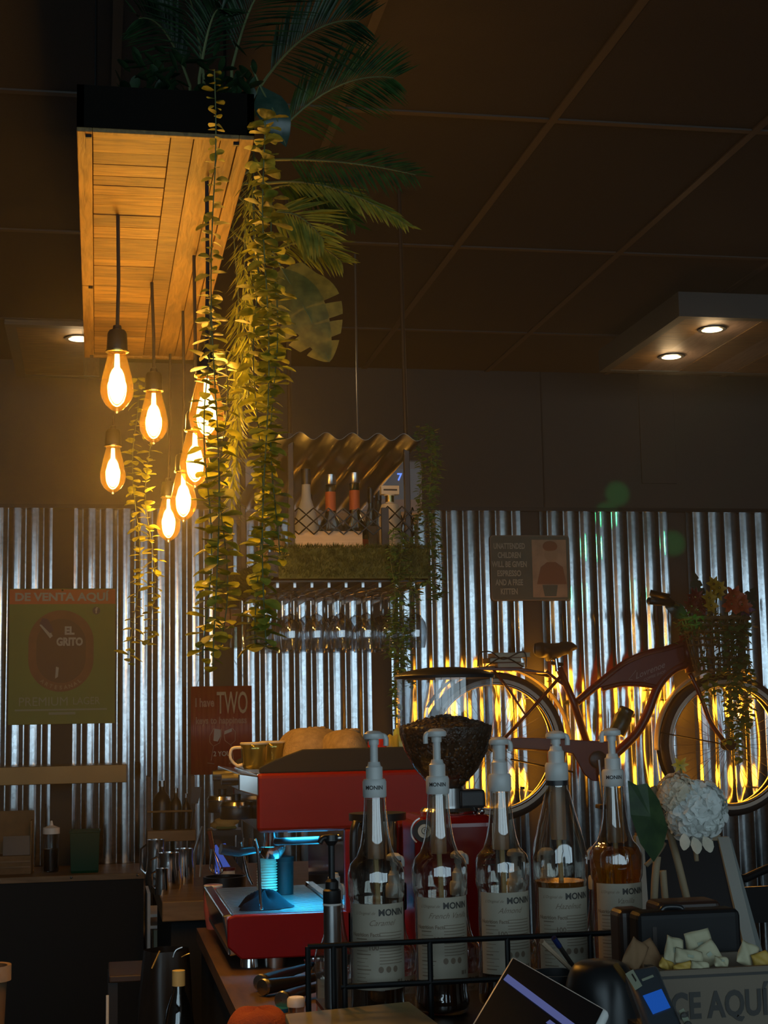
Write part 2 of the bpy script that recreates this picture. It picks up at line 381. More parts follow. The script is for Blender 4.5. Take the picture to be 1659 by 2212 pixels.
# ---------------------------------------------------------------- recessed downlights in dropped wooden panels
M['panel_side'] = mat('grey_blue_panel_edge', (.05, .058, .06), .65)
M['panel_wood'] = woodmat('panel_planks', (.12, .085, .07), (.21, .155, .13), .6, (60, 6, 60), .3)
M['downlight'] = emitter('downlight_disc', (1.0, .78, .40), 5.0)
def drop_panel(x0, x1, y0, y1, z, zt, lamps, label, strips, gcol=None):
    r = thing('dropped_ceiling_panel', label, 'ceiling panel', ((x0 + x1) / 2, (y0 + y1) / 2, z))
    MB().bx(x0, x1, y0, y1, z + .008, zt).build('panel_box', 'panel_side', r, bevel=.002)
    m = MB(); t = .04
    m.bx(x0, x1, y0, y0 + t, z, z + .008).bx(x0, x1, y1 - t, y1, z, z + .008).bx(x0, x0 + t, y0 + t, y1 - t, z, z + .008).bx(x1 - t, x1, y0 + t, y1 - t, z, z + .008)
    m.build('panel_frame', 'panel_side', r)
    n = 0; x = x0 + t
    while x < x1 - t - .001:
        w_ = min(random.choice(strips), x1 - t - x)
        MB().bx(x + .001, x + w_ - .001, y0 + t, y1 - t, z + .002 + .003 * (n % 2), z + .010).build('plank', 'panel_wood' if n % 2 else 'barn_wood3', r); x += w_; n += 1
    for (lx, ly) in lamps:
        d = MB().lathe([(.040, -.004), (.056, -.004), (.058, .0), (.058, .004)], (lx, ly, z), 24).build('downlight_ring', 'black_plastic', r, smooth=True)
        MB().lathe([(.0005, -.003), (.042, -.003)], (lx, ly, z - .001), 24).build('downlight_lens', 'downlight', r)
        plight('downlight_light', (lx, ly, z - .03), (1, .66, .32), DOWN_W, .04, r)
a1 = PZ(1538, 711, 3.0); a2 = PZ(1450, 770, 3.0)
drop_panel(2.19, 3.6, 5.45, 6.42, 3.0, 3.098, [(a1.x, a1.y), (a2.x, a2.y)], 'grey-edged dropped wooden ceiling panel with two lit downlights', (.13, .19, .1))
a3 = PZ(171, 731, 3.0)
drop_panel(-.355, a3.x + .12, 5.86, 6.78, 3.0, 3.02, [(a3.x, a3.y)], 'dim dropped ceiling panel with one lit downlight beside the light box', (.16, .25))
# ---------------------------------------------------------------- vines and leaves
M['vine_green'] = leafmat('coin_leaf_green', (.20, .23, .025), (.50, .49, .07), .45)
M['vine_dark'] = leafmat('small_vine_green', (.05, .14, .04), (.11, .23, .07), .3)
M['vine_mid'] = leafmat('mid_green_small_leaf', (.10, .24, .07), (.20, .38, .12), .35)
M['vine_stem'] = mat('vine_stem', (.10, .12, .04), .7)
M['willow'] = leafmat('willow_leaf_green', (.18, .22, .03), (.40, .40, .06), .45)
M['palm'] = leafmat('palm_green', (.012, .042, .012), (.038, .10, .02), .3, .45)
M['palm_dark'] = leafmat('shaded_palm_green', (.006, .022, .008), (.018, .05, .014), .2, .5)  # same palm, with the dimness of the upper fronds put into its colour
M['palm_yellow'] = leafmat('palm_yellow_lit', (.12, .15, .02), (.22, .24, .04), .35)  # palm copy with yellow lamplight put into its colour
M['monstera'] = leafmat('monstera_leaf', (.11, .10, .012), (.19, .165, .025), .25, .65)
M['monstera_dark'] = leafmat('dark_glossy_leaf', (.015, .04, .03), (.03, .06, .045), .1, .25)
M['grass'] = leafmat('astroturf_green', (.035, .06, .012), (.09, .12, .03), .2, .7)

def leaf(mb, base, d, nrm, L, W, fold=.25, kind='round', curl=.15):
    d = d.normalized(); s = d.cross(nrm); s = s.normalized() if s.length > 1e-6 else d.orthogonal().normalized(); n = s.cross(d).normalized()
    if kind == 'round': pr = [(.0, .08), (.18, .62), (.45, 1.0), (.75, .82), (.95, .35), (1.0, .0)]
    else: pr = [(.0, .12), (.25, .85), (.5, 1.0), (.8, .5), (1.0, .0)]
    vs = []; fs = []
    for t, w_ in pr:
        c = base + d * (L * t) + n * (curl * L * t * t)
        vs += [c - s * (W * w_ / 2) + n * fold * W * w_ * .5, c, c + s * (W * w_ / 2) + n * fold * W * w_ * .5]
    for i in range(len(pr) - 1):
        a = i * 3; fs += [(a, a + 1, a + 4, a + 3), (a + 1, a + 2, a + 5, a + 4)]
    mb.add(vs, fs)
def vine(top, bot, label, name='hanging_vine', m='vine_green', L=.030, W=.025, step=.0135, per=2, sway=.008, group=None, kind='round', thin_top=0, seed=1, gap=0.0, droop=.15, group_=None):
    rnd = random.Random(seed); top = Vector(top); bot = Vector(bot)
    r = thing(name, label, 'vine', bot, group)
    length = (top - bot).length; n = int(length / step); pts = []
    ph = rnd.uniform(0, 6); ph2 = rnd.uniform(0, 6)
    for i in range(n + 1):
        t = i / n; q = top.lerp(bot, t); pts.append(q + Vector((sway * sin(ph + t * 9) * min(1, t * 5), sway * cos(ph2 + t * 7) * min(1, t * 5), 0)))
    MB().tube(pts[::2] + [pts[-1]], .0011, 5).build('stem', 'vine_stem', r)
    mb = MB(); a = rnd.uniform(0, 6)
    for i, q in enumerate(pts):
        t = i / n
        if rnd.random() < gap: continue
        a += PI / 2 + rnd.uniform(-.35, .35); sc = rnd.uniform(.55, 1.15) * (1 - .35 * thin_top * (1 - t))
        if rnd.random() < .15: sc *= 1.25
        for k in range(per):
            b_ = a + 2 * PI * k / per + rnd.uniform(-.3, .3)
            d = Vector((cos(b_), sin(b_), -droop + rnd.uniform(-.45, .45)))
            leaf(mb, q + Vector((0, 0, rnd.uniform(-.004, .004))) + d * .002, d, Vector((rnd.uniform(-.3, .3), rnd.uniform(-.3, .3), 1)), L * sc, W * sc, .25, kind, rnd.uniform(-.25, .15))
    mb.build('foliage', m, r, smooth='all')
    return r
GV = 'leafy vines hanging from the light box'
zt = FZ + .07
def vp(x0, y0, x1, y1, Y, label, **k): return vine(P(x0, y0, Y), P(x1, y1, Y), label, group=k.pop('group', GV), **k)
vp(463, 150, 466, 1440, 2.50, 'long coin-leaf vine falling in front of the light box and past the bulbs', seed=3, thin_top=1, step=.0135, sway=.006)
vp(452, 640, 446, 1420, 2.62, 'shorter coin-leaf vine close behind the one crossing the bulbs', seed=4, step=.014)
vp(487, 760, 480, 1395, 2.66, 'coin-leaf vine just right of the one crossing the bulbs', seed=14, step=.015)
vp(573, 258, 574, 1395, 2.52, 'thick coin-leaf vine hanging from the light box right front corner', seed=5, per=3, step=.0125, sway=.006)
vp(588, 430, 596, 1200, 2.60, 'coin-leaf vine tight against the right of the thick corner vine', seed=6, per=3, step=.015)
vp(556, 520, 560, 1390, 2.62, 'coin-leaf vine tight against the left of the thick corner vine', seed=16, per=3, step=.015)
vp(298, 815, 290, 1428, 4.15, 'thin twin vine on the left, hanging far back behind the bulbs', seed=7, sway=.012, step=.0165, L=.030, W=.023)
vp(322, 880, 326, 1392, 4.15, 'thin twin vine on the right, its top hidden behind a bulb', seed=8, sway=.012, step=.0165, L=.030, W=.023)
def willow(x0, y0, x1, y1, Y, label, seed, wid=.028):
    rnd = random.Random(seed); top = P(x0, y0, Y); bot = P(x1, y1, Y)
    r = thing('willow_vine', label, 'vine', bot, 'feathery vines beside the light box')
    mb = MB(); st = MB(); length = (top - bot).length; n = int(length / .0026)
    st.tube([Vector((FX1 - .01, top.y, FZ + .075)), Vector((FX1 + .012, top.y, FZ + .075)), top, top.lerp(bot, .5) + Vector((.006, 0, 0)), bot], .0015, 5)
    for i in range(n):
        t = i / n; q = top.lerp(bot, t); ww = wid * (1 if t < .8 else (1 - t) * 5 * .8 + .2)
        a = rnd.uniform(0, 2 * PI); d = Vector((cos(a) * .6, sin(a) * .6, -1 + rnd.uniform(-.2, .5)))
        leaf(mb, q + Vector((cos(a), sin(a), 0)) * ww * rnd.uniform(0, .6), d, Vector((cos(a), sin(a), .3)), rnd.uniform(.028, .05), rnd.uniform(.003, .0055), .3, 'thin', .1)
    st.build('stem', 'vine_stem', r); mb.build('foliage', 'willow', r, smooth='all')
willow(530, 420, 510, 1010, 3.0, 'dense feathery vine between the two coin-leaf vines', 21)
willow(515, 640, 500, 1100, 3.15, 'feathery vine hanging lower behind the lowest bulbs', 22, .02)
willow(548, 330, 535, 860, 2.8, 'feathery vine pressed against the light box right edge', 23, .018)

def frond(base, tip, label, m='palm', leaflet=.09, n=26, w_=.006, sag=.04, seed=1, name='palm_frond', spread=.9):
    rnd = random.Random(seed); base = Vector(base); tip = Vector(tip)
    r = thing(name, label, 'palm leaf', base, 'artificial palm fronds on the light box')
    ax = tip - base; L = ax.length; up = Vector((0, 0, 1)); pts = []
    for i in range(13):
        t = i / 12; pts.append(base.lerp(tip, t) + up * (sag * 4 * t * (1 - t)))
    root_ = Vector((min(FX1 - .02, max(FX0 + .03, base.x)), min(max(base.y, FY0 + .03), FY1 - .05), FZ + .07))
    MB().tube([root_] + pts, [.003] + [.003 * (1 - .7 * i / 12) for i in range(13)], 6).build('stem', 'vine_stem', r)
    mb = MB()
    side0 = ax.cross(Vector((0, -1, .25))).normalized()
    for i in range(n):
        t = .12 + .88 * i / n; k = t * 12; j = min(11, int(k)); q = pts[j].lerp(pts[j + 1], k - j); d = (pts[j + 1] - pts[j]).normalized()
        ll = leaflet * (.45 + 1.1 * sin(PI * min(1, t * .85 + .12))) * rnd.uniform(.85, 1.1)
        for s_ in (-1, 1):
            dd = d * (.75 + .35 * t) + side0 * s_ * spread + Vector((0, rnd.uniform(-.25, .1), -.22 + rnd.uniform(-.12, .12)))
            leaf(mb, q, dd, Vector((0, -1, .6)), ll, w_, .4, 'thin', -.12)
    leaf(mb, pts[-1], ax.normalized(), Vector((0, -1, .5)), leaflet * .7, w_, .4, 'thin', 0)
    mb.build('foliage', m, r, smooth='all')
def fr(x0, y0, Y0, x1, y1, Y1, label, **k): frond(P(x0, y0, Y0), P(x1, y1, Y1), label, **k)
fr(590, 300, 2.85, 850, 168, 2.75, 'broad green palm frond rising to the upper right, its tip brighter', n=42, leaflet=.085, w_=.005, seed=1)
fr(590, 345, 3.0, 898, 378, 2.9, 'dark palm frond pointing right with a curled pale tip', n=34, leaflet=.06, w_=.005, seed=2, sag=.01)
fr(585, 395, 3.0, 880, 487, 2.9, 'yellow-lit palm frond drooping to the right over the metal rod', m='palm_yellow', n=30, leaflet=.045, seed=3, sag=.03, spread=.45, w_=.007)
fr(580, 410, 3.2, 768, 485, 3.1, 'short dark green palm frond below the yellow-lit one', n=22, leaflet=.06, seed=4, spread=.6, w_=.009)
fr(575, 470, 3.0, 700, 520, 2.95, 'short yellow-lit palm frond curving down above the split leaf', m='palm_yellow', n=16, leaflet=.07, seed=5, sag=.03, w_=.010)
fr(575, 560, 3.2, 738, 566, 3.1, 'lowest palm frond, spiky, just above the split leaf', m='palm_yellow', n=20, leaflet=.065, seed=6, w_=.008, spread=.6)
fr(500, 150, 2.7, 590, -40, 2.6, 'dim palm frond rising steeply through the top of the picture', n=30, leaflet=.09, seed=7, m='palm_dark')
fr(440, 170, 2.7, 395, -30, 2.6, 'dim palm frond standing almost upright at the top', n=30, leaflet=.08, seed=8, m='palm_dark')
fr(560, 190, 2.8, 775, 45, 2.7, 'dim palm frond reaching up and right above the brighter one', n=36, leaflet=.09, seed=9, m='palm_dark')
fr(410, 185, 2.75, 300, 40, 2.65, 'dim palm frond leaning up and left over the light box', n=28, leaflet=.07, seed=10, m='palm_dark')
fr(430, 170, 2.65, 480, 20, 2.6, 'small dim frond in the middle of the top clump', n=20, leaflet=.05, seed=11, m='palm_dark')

def plate_leaf(base, tip, wid, label, m, name, Y, cuts=True, cat='leaf', bend=.02):
    r = thing(name, label, cat, P(base[0], base[1], Y), None)
    b = P(base[0], base[1], Y); t = P(tip[0], tip[1], Y); ax = t - b; L = ax.length; d = ax / L; s = d.cross(Vector((0, -1, 0))).normalized(); n = Vector((0, -1, 0))
    prof = lambda u: (sin(PI * min(1, u ** .62))) ** .75 * wid * .5
    mb = MB()
    # each half is cut by narrow slits between its lobes
    lobes = [(0, .42), (.435, .60), (.62, .78), (.80, 1.0)] if cuts else [(0, 1.0)]
    def pt(u, v, sd):
        w0 = prof(u); lean = .25 * v * w0
        return b + d * (u * L + lean * .6 - (.10 * L * (v) if u < .05 else 0)) + s * sd * v * w0 + n * (bend * sin(PI * u) - .35 * v * v * w0 * .4)
    for sd in (-1, 1):
        for (u0, u1) in lobes:
            def fn(i, v, u0=u0, u1=u1, sd=sd):
                sq = 1.0
                uu = u0 + (u1 - u0) * i
                um = (u0 + u1) / 2; uu = uu + (um - uu) * (.22 * v * v if cuts else 0)
                lo = .32 if cuts else 0
                return pt(uu, v, sd)
            mb.grid(fn, 6, 6)
        if cuts:   # inner web that joins the lobes to the rib
            mb.grid(lambda i, v, sd=sd: pt(i, v * .55, sd), 20, 2)
    mb.build('leaf_blade', m, r, smooth='all')
    MB().tube([b - d * .05 - Vector((0, -.002, 0)), b + n * .001, pt(.5, 0, 1) + n * .002, pt(.97, 0, 1) + n * .001], [.002, .002, .0015, .0005], 6).build('leaf_stem', 'vine_stem', r)
plate_leaf((612, 588), (712, 782), .158, 'large split monstera leaf hanging right of the vines', 'monstera', 'monstera_leaf', 2.9)
plate_leaf((566, 196), (618, 318), .060, 'dark blue-grey broad leaf at the light box upper right corner', 'monstera_dark', 'broad_leaf', 2.6, False)
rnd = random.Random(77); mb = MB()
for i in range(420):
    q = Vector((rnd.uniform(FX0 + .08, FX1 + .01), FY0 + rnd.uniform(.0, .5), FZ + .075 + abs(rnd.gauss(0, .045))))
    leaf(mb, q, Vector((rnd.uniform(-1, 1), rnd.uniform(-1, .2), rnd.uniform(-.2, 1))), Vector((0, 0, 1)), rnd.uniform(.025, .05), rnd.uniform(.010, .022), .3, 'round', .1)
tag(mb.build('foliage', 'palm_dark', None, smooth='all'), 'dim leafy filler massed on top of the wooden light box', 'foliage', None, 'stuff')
# ---------------------------------------------------------------- things on the back wall
M['sign_green'] = mat('poster_green', (.20, .24, .03), .55, noise=.08, nscale=6)
M['sign_orange'] = mat('poster_orange', (.62, .13, .015), .55)
M['badge_brown'] = mat('badge_rust', (.24, .085, .02), .55, noise=.2, nscale=12)
M['badge_brown2'] = mat('badge_brown', (.16, .062, .018), .55)
M['pale_print'] = mat('pale_print', (.50, .46, .40), .6)
M['grey_print'] = mat('grey_green_print', (.30, .33, .24), .6)
M['sign_red'] = mat('enamel_red', (.28, .015, .022), .4)
M['sign_dark'] = mat('chalk_green_tin', (.085, .10, .075), .55, noise=.15, nscale=10)
M['sign_rim'] = mat('worn_tin_rim', (.20, .16, .11), .55)
M['tan_print'] = mat('tan_print', (.36, .25, .16), .6, noise=.25, nscale=14)
WF = WALL - .018                  # front of the corrugation crests
def ss(o): return o
def flat(Y):                      # text placed on a wall-parallel plane, from a photo point
    def mk(px, py):
        o = P(px, py, Y)
        return lambda x, y: Vector((o.x + x, Y, o.z + y))
    return mk
def size_px(n, Y): return n / F_PX * Y * 1.02
# beer poster
a = P(21, 1272, WF); b = P(248, 1562, WF)
po = thing('beer_poster', 'green metal beer poster with orange DE VENTA AQUÍ band, on wall at left', 'poster', ((a.x + b.x) / 2, WF, b.z))
Y = WF - .010
MB().bx(a.x, b.x, Y, Y + .004, b.z, a.z).build('sheet', 'sign_green', po, bevel=.002)
bt = P(100, 1305, Y).z
MB().bx(a.x, b.x, Y - .001, Y, bt, a.z - .004).build('orange_band', 'sign_orange', po)
T = flat(Y - .0018)
wtext(MB(), 'DE VENTA AQUÍ', 33, 236, 1276, 1301, Y - .0018, .035).build('lettering', 'pale_print', po)
c = P(132, 1406, Y)
def capsule(cx, cz, rx, hz, y0, y1, n=24):
    pts = [(cx + rx * cos(PI * k / n), cz + hz + rx * sin(PI * k / n)) for k in range(n + 1)] + [(cx - rx * cos(PI * k / n), cz - hz - rx * sin(PI * k / n)) for k in range(n + 1)]
    return MB().prism(pts, y0, y1)
capsule(c.x, c.z, size_px(66, Y), size_px(18, Y), Y - .001, Y).build('badge', 'badge_brown', po)
capsule(c.x, c.z, size_px(50, Y), size_px(16, Y), Y - .0016, Y - .0011).build('badge_centre', 'badge_brown2', po)
def slab_text(mb, body, sz, at, sx=1, bold=.03, **k): return mb.text(body, sz, at, sx=sx, bold=bold, **k)
wtext(wtext(MB(), 'EL', 140, 161, 1353, 1371, Y - .0022, .05), 'GRITO', 122, 179, 1377, 1395, Y - .0022, .05).build('lettering', 'pale_print', po)
m = MB()
for i, ch in enumerate('ARTESANAL'):
    t = (i - 4) / 4; ang = -PI / 2 + t * .70
    o = Vector((c.x + size_px(58, Y) * cos(ang), Y - .0022, c.z - size_px(18, Y) + size_px(58, Y) * sin(ang)))
    rt = ang + PI / 2
    m.text(ch, size_px(11, Y), lambda x, y, o=o, rt=rt: Vector((o.x + x * cos(rt) - y * sin(rt), o.y, o.z + x * sin(rt) + y * cos(rt))), bold=.02)
m.build('lettering', 'tan_print', po)
# raised arm with flag drawn on the badge
arm = [P(*q, Y - .002) for q in ((85, 1350), (92, 1348), (108, 1362), (114, 1374), (108, 1379), (98, 1366))]
MB().slab(arm, (0, .0006, 0)).slab([P(*q, Y - .002) for q in ((121, 1440), (127, 1442), (125, 1462), (119, 1466))], (0, .0006, 0)).build('drawn_arm', 'pale_print', po)
MB().slab([P(*q, Y - .0024) for q in ((86, 1346), (92, 1335), (104, 1338), (116, 1362), (108, 1368))], (0, .0006, 0)).build('drawn_flag', mat('faded_purple', (.12, .05, .07), .6), po)
wtext(wtext(MB(), 'PREMIUM', 41, 146, 1507, 1524, Y - .0018, .0), 'LAGER', 158, 216, 1506, 1521, Y - .0018, .0).build('lettering', 'grey_print', po)
q = P(132, 1533, Y); q2 = P(134, 1541, Y)
MB().box((q.x, Y - .001, q.z), (size_px(186, Y), .001, size_px(3.5, Y))).box((q2.x, Y - .001, q2.z), (size_px(54, Y), .001, size_px(5, Y))).build('printed_line', 'grey_print', po)
q = P(208, 1319, Y)
MB().lathe([(.0005, 0), (size_px(8, Y), 0)], (q.x, Y - .0012, q.z), 20, Matrix.Rotation(PI / 2, 3, 'X')).build('round_logo', mat('faded_slate', (.12, .10, .09), .6), po)
MB().text('f', size_px(17, Y), flat(Y - .0022)(208, 1319), bold=.03).build('logo_letter', 'pale_print', po)
q = P(135, 1275, Y); MB().ball((q.x, Y - .002, q.z), .005).build('nail', 'black_metal', po)
# red corrugated sign hung from a wire
Y = WF - .020
a = P(412, 1483, Y); b = P(545, 1671, Y)
rs = thing('wine_sign', 'red ribbed metal sign reading I have TWO keys to happiness, hung by wire', 'sign', ((a.x + b.x) / 2, Y, b.z))
W_, H_ = b.x - a.x, a.z - b.z
ribY = lambda u: Y - .0018 * (.5 + .5 * cos(u * 2 * PI * 13))
MB().grid(lambda u, v: Vector((a.x + W_ * u, ribY(u), b.z + H_ * v)), 104, 1).build('sheet', 'sign_red', rs, smooth='all', solid=.0015)
Yt = Y - .0032
def T2(px, py): return flat(Yt)(px, py)
wtext(wtext(MB(), 'I have', 422, 463, 1508, 1527, Yt, .03), 'keys to happiness', 423, 533, 1549, 1567, Yt, .03).build('lettering', mat('dull_pink_print', (.40, .22, .18), .6), rs)
wtext(MB(), 'TWO', 468, 535, 1494, 1541, Yt, .01).build('lettering', mat('cream_print', (.50, .40, .26), .6), rs)
wtext(MB(), '2 YOU', 461, 498, 1623, 1633, Yt, .02).build('lettering', 'pale_print', rs)
def L2(pts, wd):
    return MB().tube([P(x, y, Yt) for x, y in pts], wd, 6)
g = MB()
for p_ in (((461, 1613), (456, 1643)), ((448, 1648), (463, 1650)), ((499, 1609), (505, 1644)), ((495, 1649), (510, 1646)), ((462, 1573), (453, 1590), (453, 1603), (461, 1612), (474, 1605), (478, 1590), (478, 1574)), ((484, 1588), (486, 1600), (498, 1609), (508, 1600), (508, 1580), (502, 1573))):
    g.tube([P(x, y, Yt) for x, y in p_], .0010, 5)
g.slab([P(*q, Yt) for q in ((463, 1574), (477, 1576), (477, 1590), (470, 1602), (461, 1600))], (0, .0005, 0)).slab([P(*q, Yt) for q in ((485, 1579), (501, 1573), (501, 1580), (484, 1587))], (0, .0005, 0))
g.build('wine_glass_drawing', mat('pale_grey_print', (.5, .46, .43), .6), rs)
MB().tube([P(424, 1486, Y), P(428, 1472, WF - .01), P(452, 1440, WF - .008)], .0009, 5).build('hanging_wire', 'black_metal', rs)
MB().tube([P(534, 1482, Y), P(515, 1440, WF - .01), P(488, 1398, WF - .008)], .0009, 5).build('hanging_wire', 'black_metal', rs)
# coffee joke sign
Y = WF - .012
us = thing('tin_sign', 'small dark green tin sign reading UNATTENDED CHILDREN WILL BE GIVEN ESPRESSO', 'sign', P(1145, 1296, Y))
a = P(1058, 1156, Y); b = P(1234, 1297, Y)
def rrect(x0, x1, z0, z1, r, n=6):
    out = []
    for cx, cz, a0 in ((x1 - r, z1 - r, 0), (x0 + r, z1 - r, PI / 2), (x0 + r, z0 + r, PI), (x1 - r, z0 + r, 1.5 * PI)):
        out += [(cx + r * cos(a0 + PI / 2 * k / n), cz + r * sin(a0 + PI / 2 * k / n)) for k in range(n + 1)]
    return out
MB().prism(rrect(a.x, b.x, b.z, a.z, .018), Y, Y + .004).build('rim', 'sign_rim', us)
MB().prism(rrect(a.x + .005, b.x - .005, b.z + .005, a.z - .005, .015), Y - .001, Y).build('sheet', 'sign_dark', us)
m = MB()
for i, (s_, wd) in enumerate((('UNATTENDED', 68), ('CHILDREN', 50), ('WILL BE GIVEN', 76), ('ESPRESSO', 52), ('AND A FREE', 60), ('KITTEN', 37))):
    wtext(m, s_, 1100 - wd / 2, 1100 + wd / 2, 1173 + i * 19.6, 1186 + i * 19.6, Y - .002, .03)
m.build('lettering', mat('grey_chalk', (.33, .34, .28), .7), us)
a = P(1148, 1166, Y); b = P(1226, 1290, Y)
MB().bx(a.x, b.x, Y - .002, Y - .001, b.z, a.z).build('printed_picture', 'tan_print', us)
MB().slab([P(*q, Y - .003) for q in ((1172, 1264), (1205, 1264), (1202, 1288), (1177, 1288))], (0, .0008, 0)).build('printed_cup', 'sign_dark', us)
MB().ball(P(1190, 1196, Y - .0022), size_px(15, Y), 16, 10, (1, .03, 1.25)).build('printed_head', mat('faded_skin_print', (.33, .23, .14), .6), us)
MB().ball(P(1188, 1180, Y - .0026), size_px(17, Y), 16, 10, (1, .03, .7)).slab([P(*q, Y - .0024) for q in ((1160, 1262), (1168, 1225), (1182, 1214), (1200, 1214), (1216, 1225), (1224, 1262))], (0, .0006, 0)).build('printed_hair_and_dress', mat('faded_rust_print', (.22, .09, .04), .6), us)

# split air conditioner on the black wall
M['ac_white'] = mat('air_conditioner_white', (.46, .47, .50), .45)
Y0, Y1 = 6.87, 7.095
a = P(490, 985, Y0); b = P(914, 1112, Y0)
ac = thing('air_conditioner', 'white wall air conditioner with blue lit digit, high on black wall', 'air conditioner', ((a.x + b.x) / 2, Y1, b.z))
prof = [(Y1, a.z), (Y0 + .05, a.z), (Y0 + .015, a.z - .012), (Y0, a.z - .05), (Y0, b.z + .07), (Y0 + .04, b.z + .01), (Y0 + .12, b.z), (Y1, b.z)]
m = MB(); n = len(prof)
m.add([(x, y, z) for x in (a.x, b.x) for y, z in prof], [tuple(range(n)), tuple(range(2 * n - 1, n - 1, -1))] + [(i, i + n, (i + 1) % n + n, (i + 1) % n) for i in range(n)])
m.build('housing', 'ac_white', ac, bevel=.012, seg=3)
MB().box(((a.x + b.x) / 2, Y0 + .055, b.z + .012), (b.x - a.x - .1, .05, .006), Matrix.Rotation(-.35, 3, 'X')).build('louvre', 'ac_white', ac)
MB().text('7', size_px(22, Y0), flat(Y0 - .002)(863, 1031), bold=.02).build('display_digit', emitter('blue_display', (.12, .25, 1.0), 1.6), ac)

# stainless wall shelf on the left
Y = 6.82
a = P(-60, 1659, Y); b = P(274, 1651, Y); c = P(274, 1690, Y)
sh = thing('steel_wall_shelf', 'long stainless steel wall shelf below the beer poster, brightly edged', 'shelf', ((a.x + b.x) / 2, WF, c.z))
MB().bx(-.95, b.x, Y, Y + .004, c.z, b.z).bx(-.95, b.x, Y + .004, WF, b.z - .004, b.z).build('shelf_board', mat('warm_brushed_steel', (.17, .10, .042), .38, 1, noise=.1, nscale=6), sh, bevel=.002)
for x in (-.7, -.05): MB().slab([(x, Y + .02, b.z - .005), (x, WF, b.z - .005), (x, WF, b.z - .09)], (.004, 0, 0)).build('bracket', 'steel', sh)
# ---------------------------------------------------------------- hanging bar shelf with bottles and glasses
SX0, SX1, SY0, SY1, SZ = .548, .965, 4.56, 5.35, 2.0
sf = thing('hanging_bar_shelf', 'black metal hanging bar shelf with corrugated roof and artificial grass skirt', 'shelf', ((SX0 + SX1) / 2, (SY0 + SY1) / 2, 1.91))
M['post'] = mat('brown_black_post', (.035, .028, .024), .4, .4)
M['bar_wood'] = woodmat('pale_shelf_wood', (.42, .32, .22), (.58, .46, .33), .6, (3, 30, 30), .2)
pw = .018
for (x, y, top) in ((.575, 4.6, 2.36), (.936, 4.6, 2.35), (.485, 5.2, 2.37), (.935, 5.2, 2.25)):
    MB().box((x, y, (1.9 + top) / 2), (pw, pw, top - 1.9)).build('post', 'post', sf, bevel=.002)
for (x, y, x1, top) in ((.575, 4.6, .570, 2.36), (.936, 4.6, .930, 2.35), (.485, 5.2, .50, 2.37), (.905, 5.3, .905, 2.25)):
    MB().tube([(x, y, top), (x1, y, CEIL)], .007 if y < 5 else .004, 8).build('hanging_rod', 'post' if y < 5 else 'steel', sf, smooth=True)
m = MB().bx(.50, .985, 4.55, 5.36, 1.905, 1.915).bx(.50, .985, 4.55, 4.57, 1.90, 1.99).build('shelf_board', 'black_metal', sf)
MB().bx(.585, .795, 4.60, 4.74, 1.99, P(700, 1147, 4.6).z).build('bottle_step', 'bar_wood', sf, bevel=.002)
MB().bx(.50, .98, 4.58, 5.3, 1.975, 1.99).build('shelf_deck', 'bar_wood', sf)
# corrugated roof, sloping down towards the wall
M['roof_metal'] = mat('dull_corrugated_metal', (.42, .42, .40), .30, 1, noise=.15, nscale=6)
rn0, rn1 = P(600, 940, 4.5), P(915, 945, 4.5); rf0, rf1 = P(503, 1104, 5.3), P(775, 1110, 5.3)
def roof(u, v):
    p_ = rn0.lerp(rn1, u).lerp(rf0.lerp(rf1, u), v); return p_ + Vector((0, 0, .011 * cos(u * 2 * PI * 5.6 + 1.0)))
MB().grid(roof, 90, 2).build('corrugated_roof', 'roof_metal', sf, smooth='all', solid=.0015)
# expanded metal rail
def mesh_rail(p0, p1, z0, z1, cols, rows, name='mesh_rail'):
    m = MB(); p0 = Vector(p0); p1 = Vector(p1); dz = (z1 - z0) / rows
    for r_ in range(rows + 1):
        for half in (0, 1):
            pts = []
            for k in range(cols * 4 + 1):
                t = k / (cols * 4); s_ = sin(2 * PI * t * cols) * dz * .5 * (1 if half else -1)
                z = z0 + r_ * dz + (s_ if True else 0)
                pts.append(Vector((p0.x + (p1.x - p0.x) * t, p0.y + (p1.y - p0.y) * t, z)))
            if (r_ + half) % 2 == 0: m.tube(pts, .0026, 5)
    return m.build(name, 'black_metal', sf)
mesh_rail((.585, 4.585, 0), (.86, 4.585, 0), 2.058, 2.118, 6, 3)
mesh_rail((.86, 4.585, 0), (.95, 4.585, 0), 2.058, 2.124, 2, 3)
mesh_rail((.955, 4.60, 0), (.955, 5.15, 0), 2.058, 2.124, 9, 3)
MB().box((.862, 4.585, 2.06), (.022, .016, .14)).build('rail_post', 'post', sf)
# grass skirt
def grass(x0, x1, y0, y1, z0, z1, n, nrm, seed, name='grass_skirt'):
    rnd = random.Random(seed); m = MB()
    m.bx(x0, x1, y0, y1, z0, z1)
    for i in range(n):
        q = Vector((rnd.uniform(x0, x1), rnd.uniform(y0, y1), rnd.uniform(z0, z1)))
        if abs(nrm.y) > .5: q.y = y0
        else: q.x = x0
        if rnd.random() < .25: q.z = z1
        d = nrm * .9 + Vector((rnd.uniform(-.7, .7), rnd.uniform(-.2, .2), rnd.uniform(-.2, 1.1)))
        leaf(m, q, d, Vector((0, 0, 1)), rnd.uniform(.010, .022), .0022, .2, 'thin', .2)
    return m.build(name, 'grass', sf)
zb, ztp = P(700, 1250, 4.55).z, P(700, 1184, 4.55).z
grass(.530, .985, 4.545, 4.56, zb, ztp, 2600, Vector((0, -1, 0)), 1)
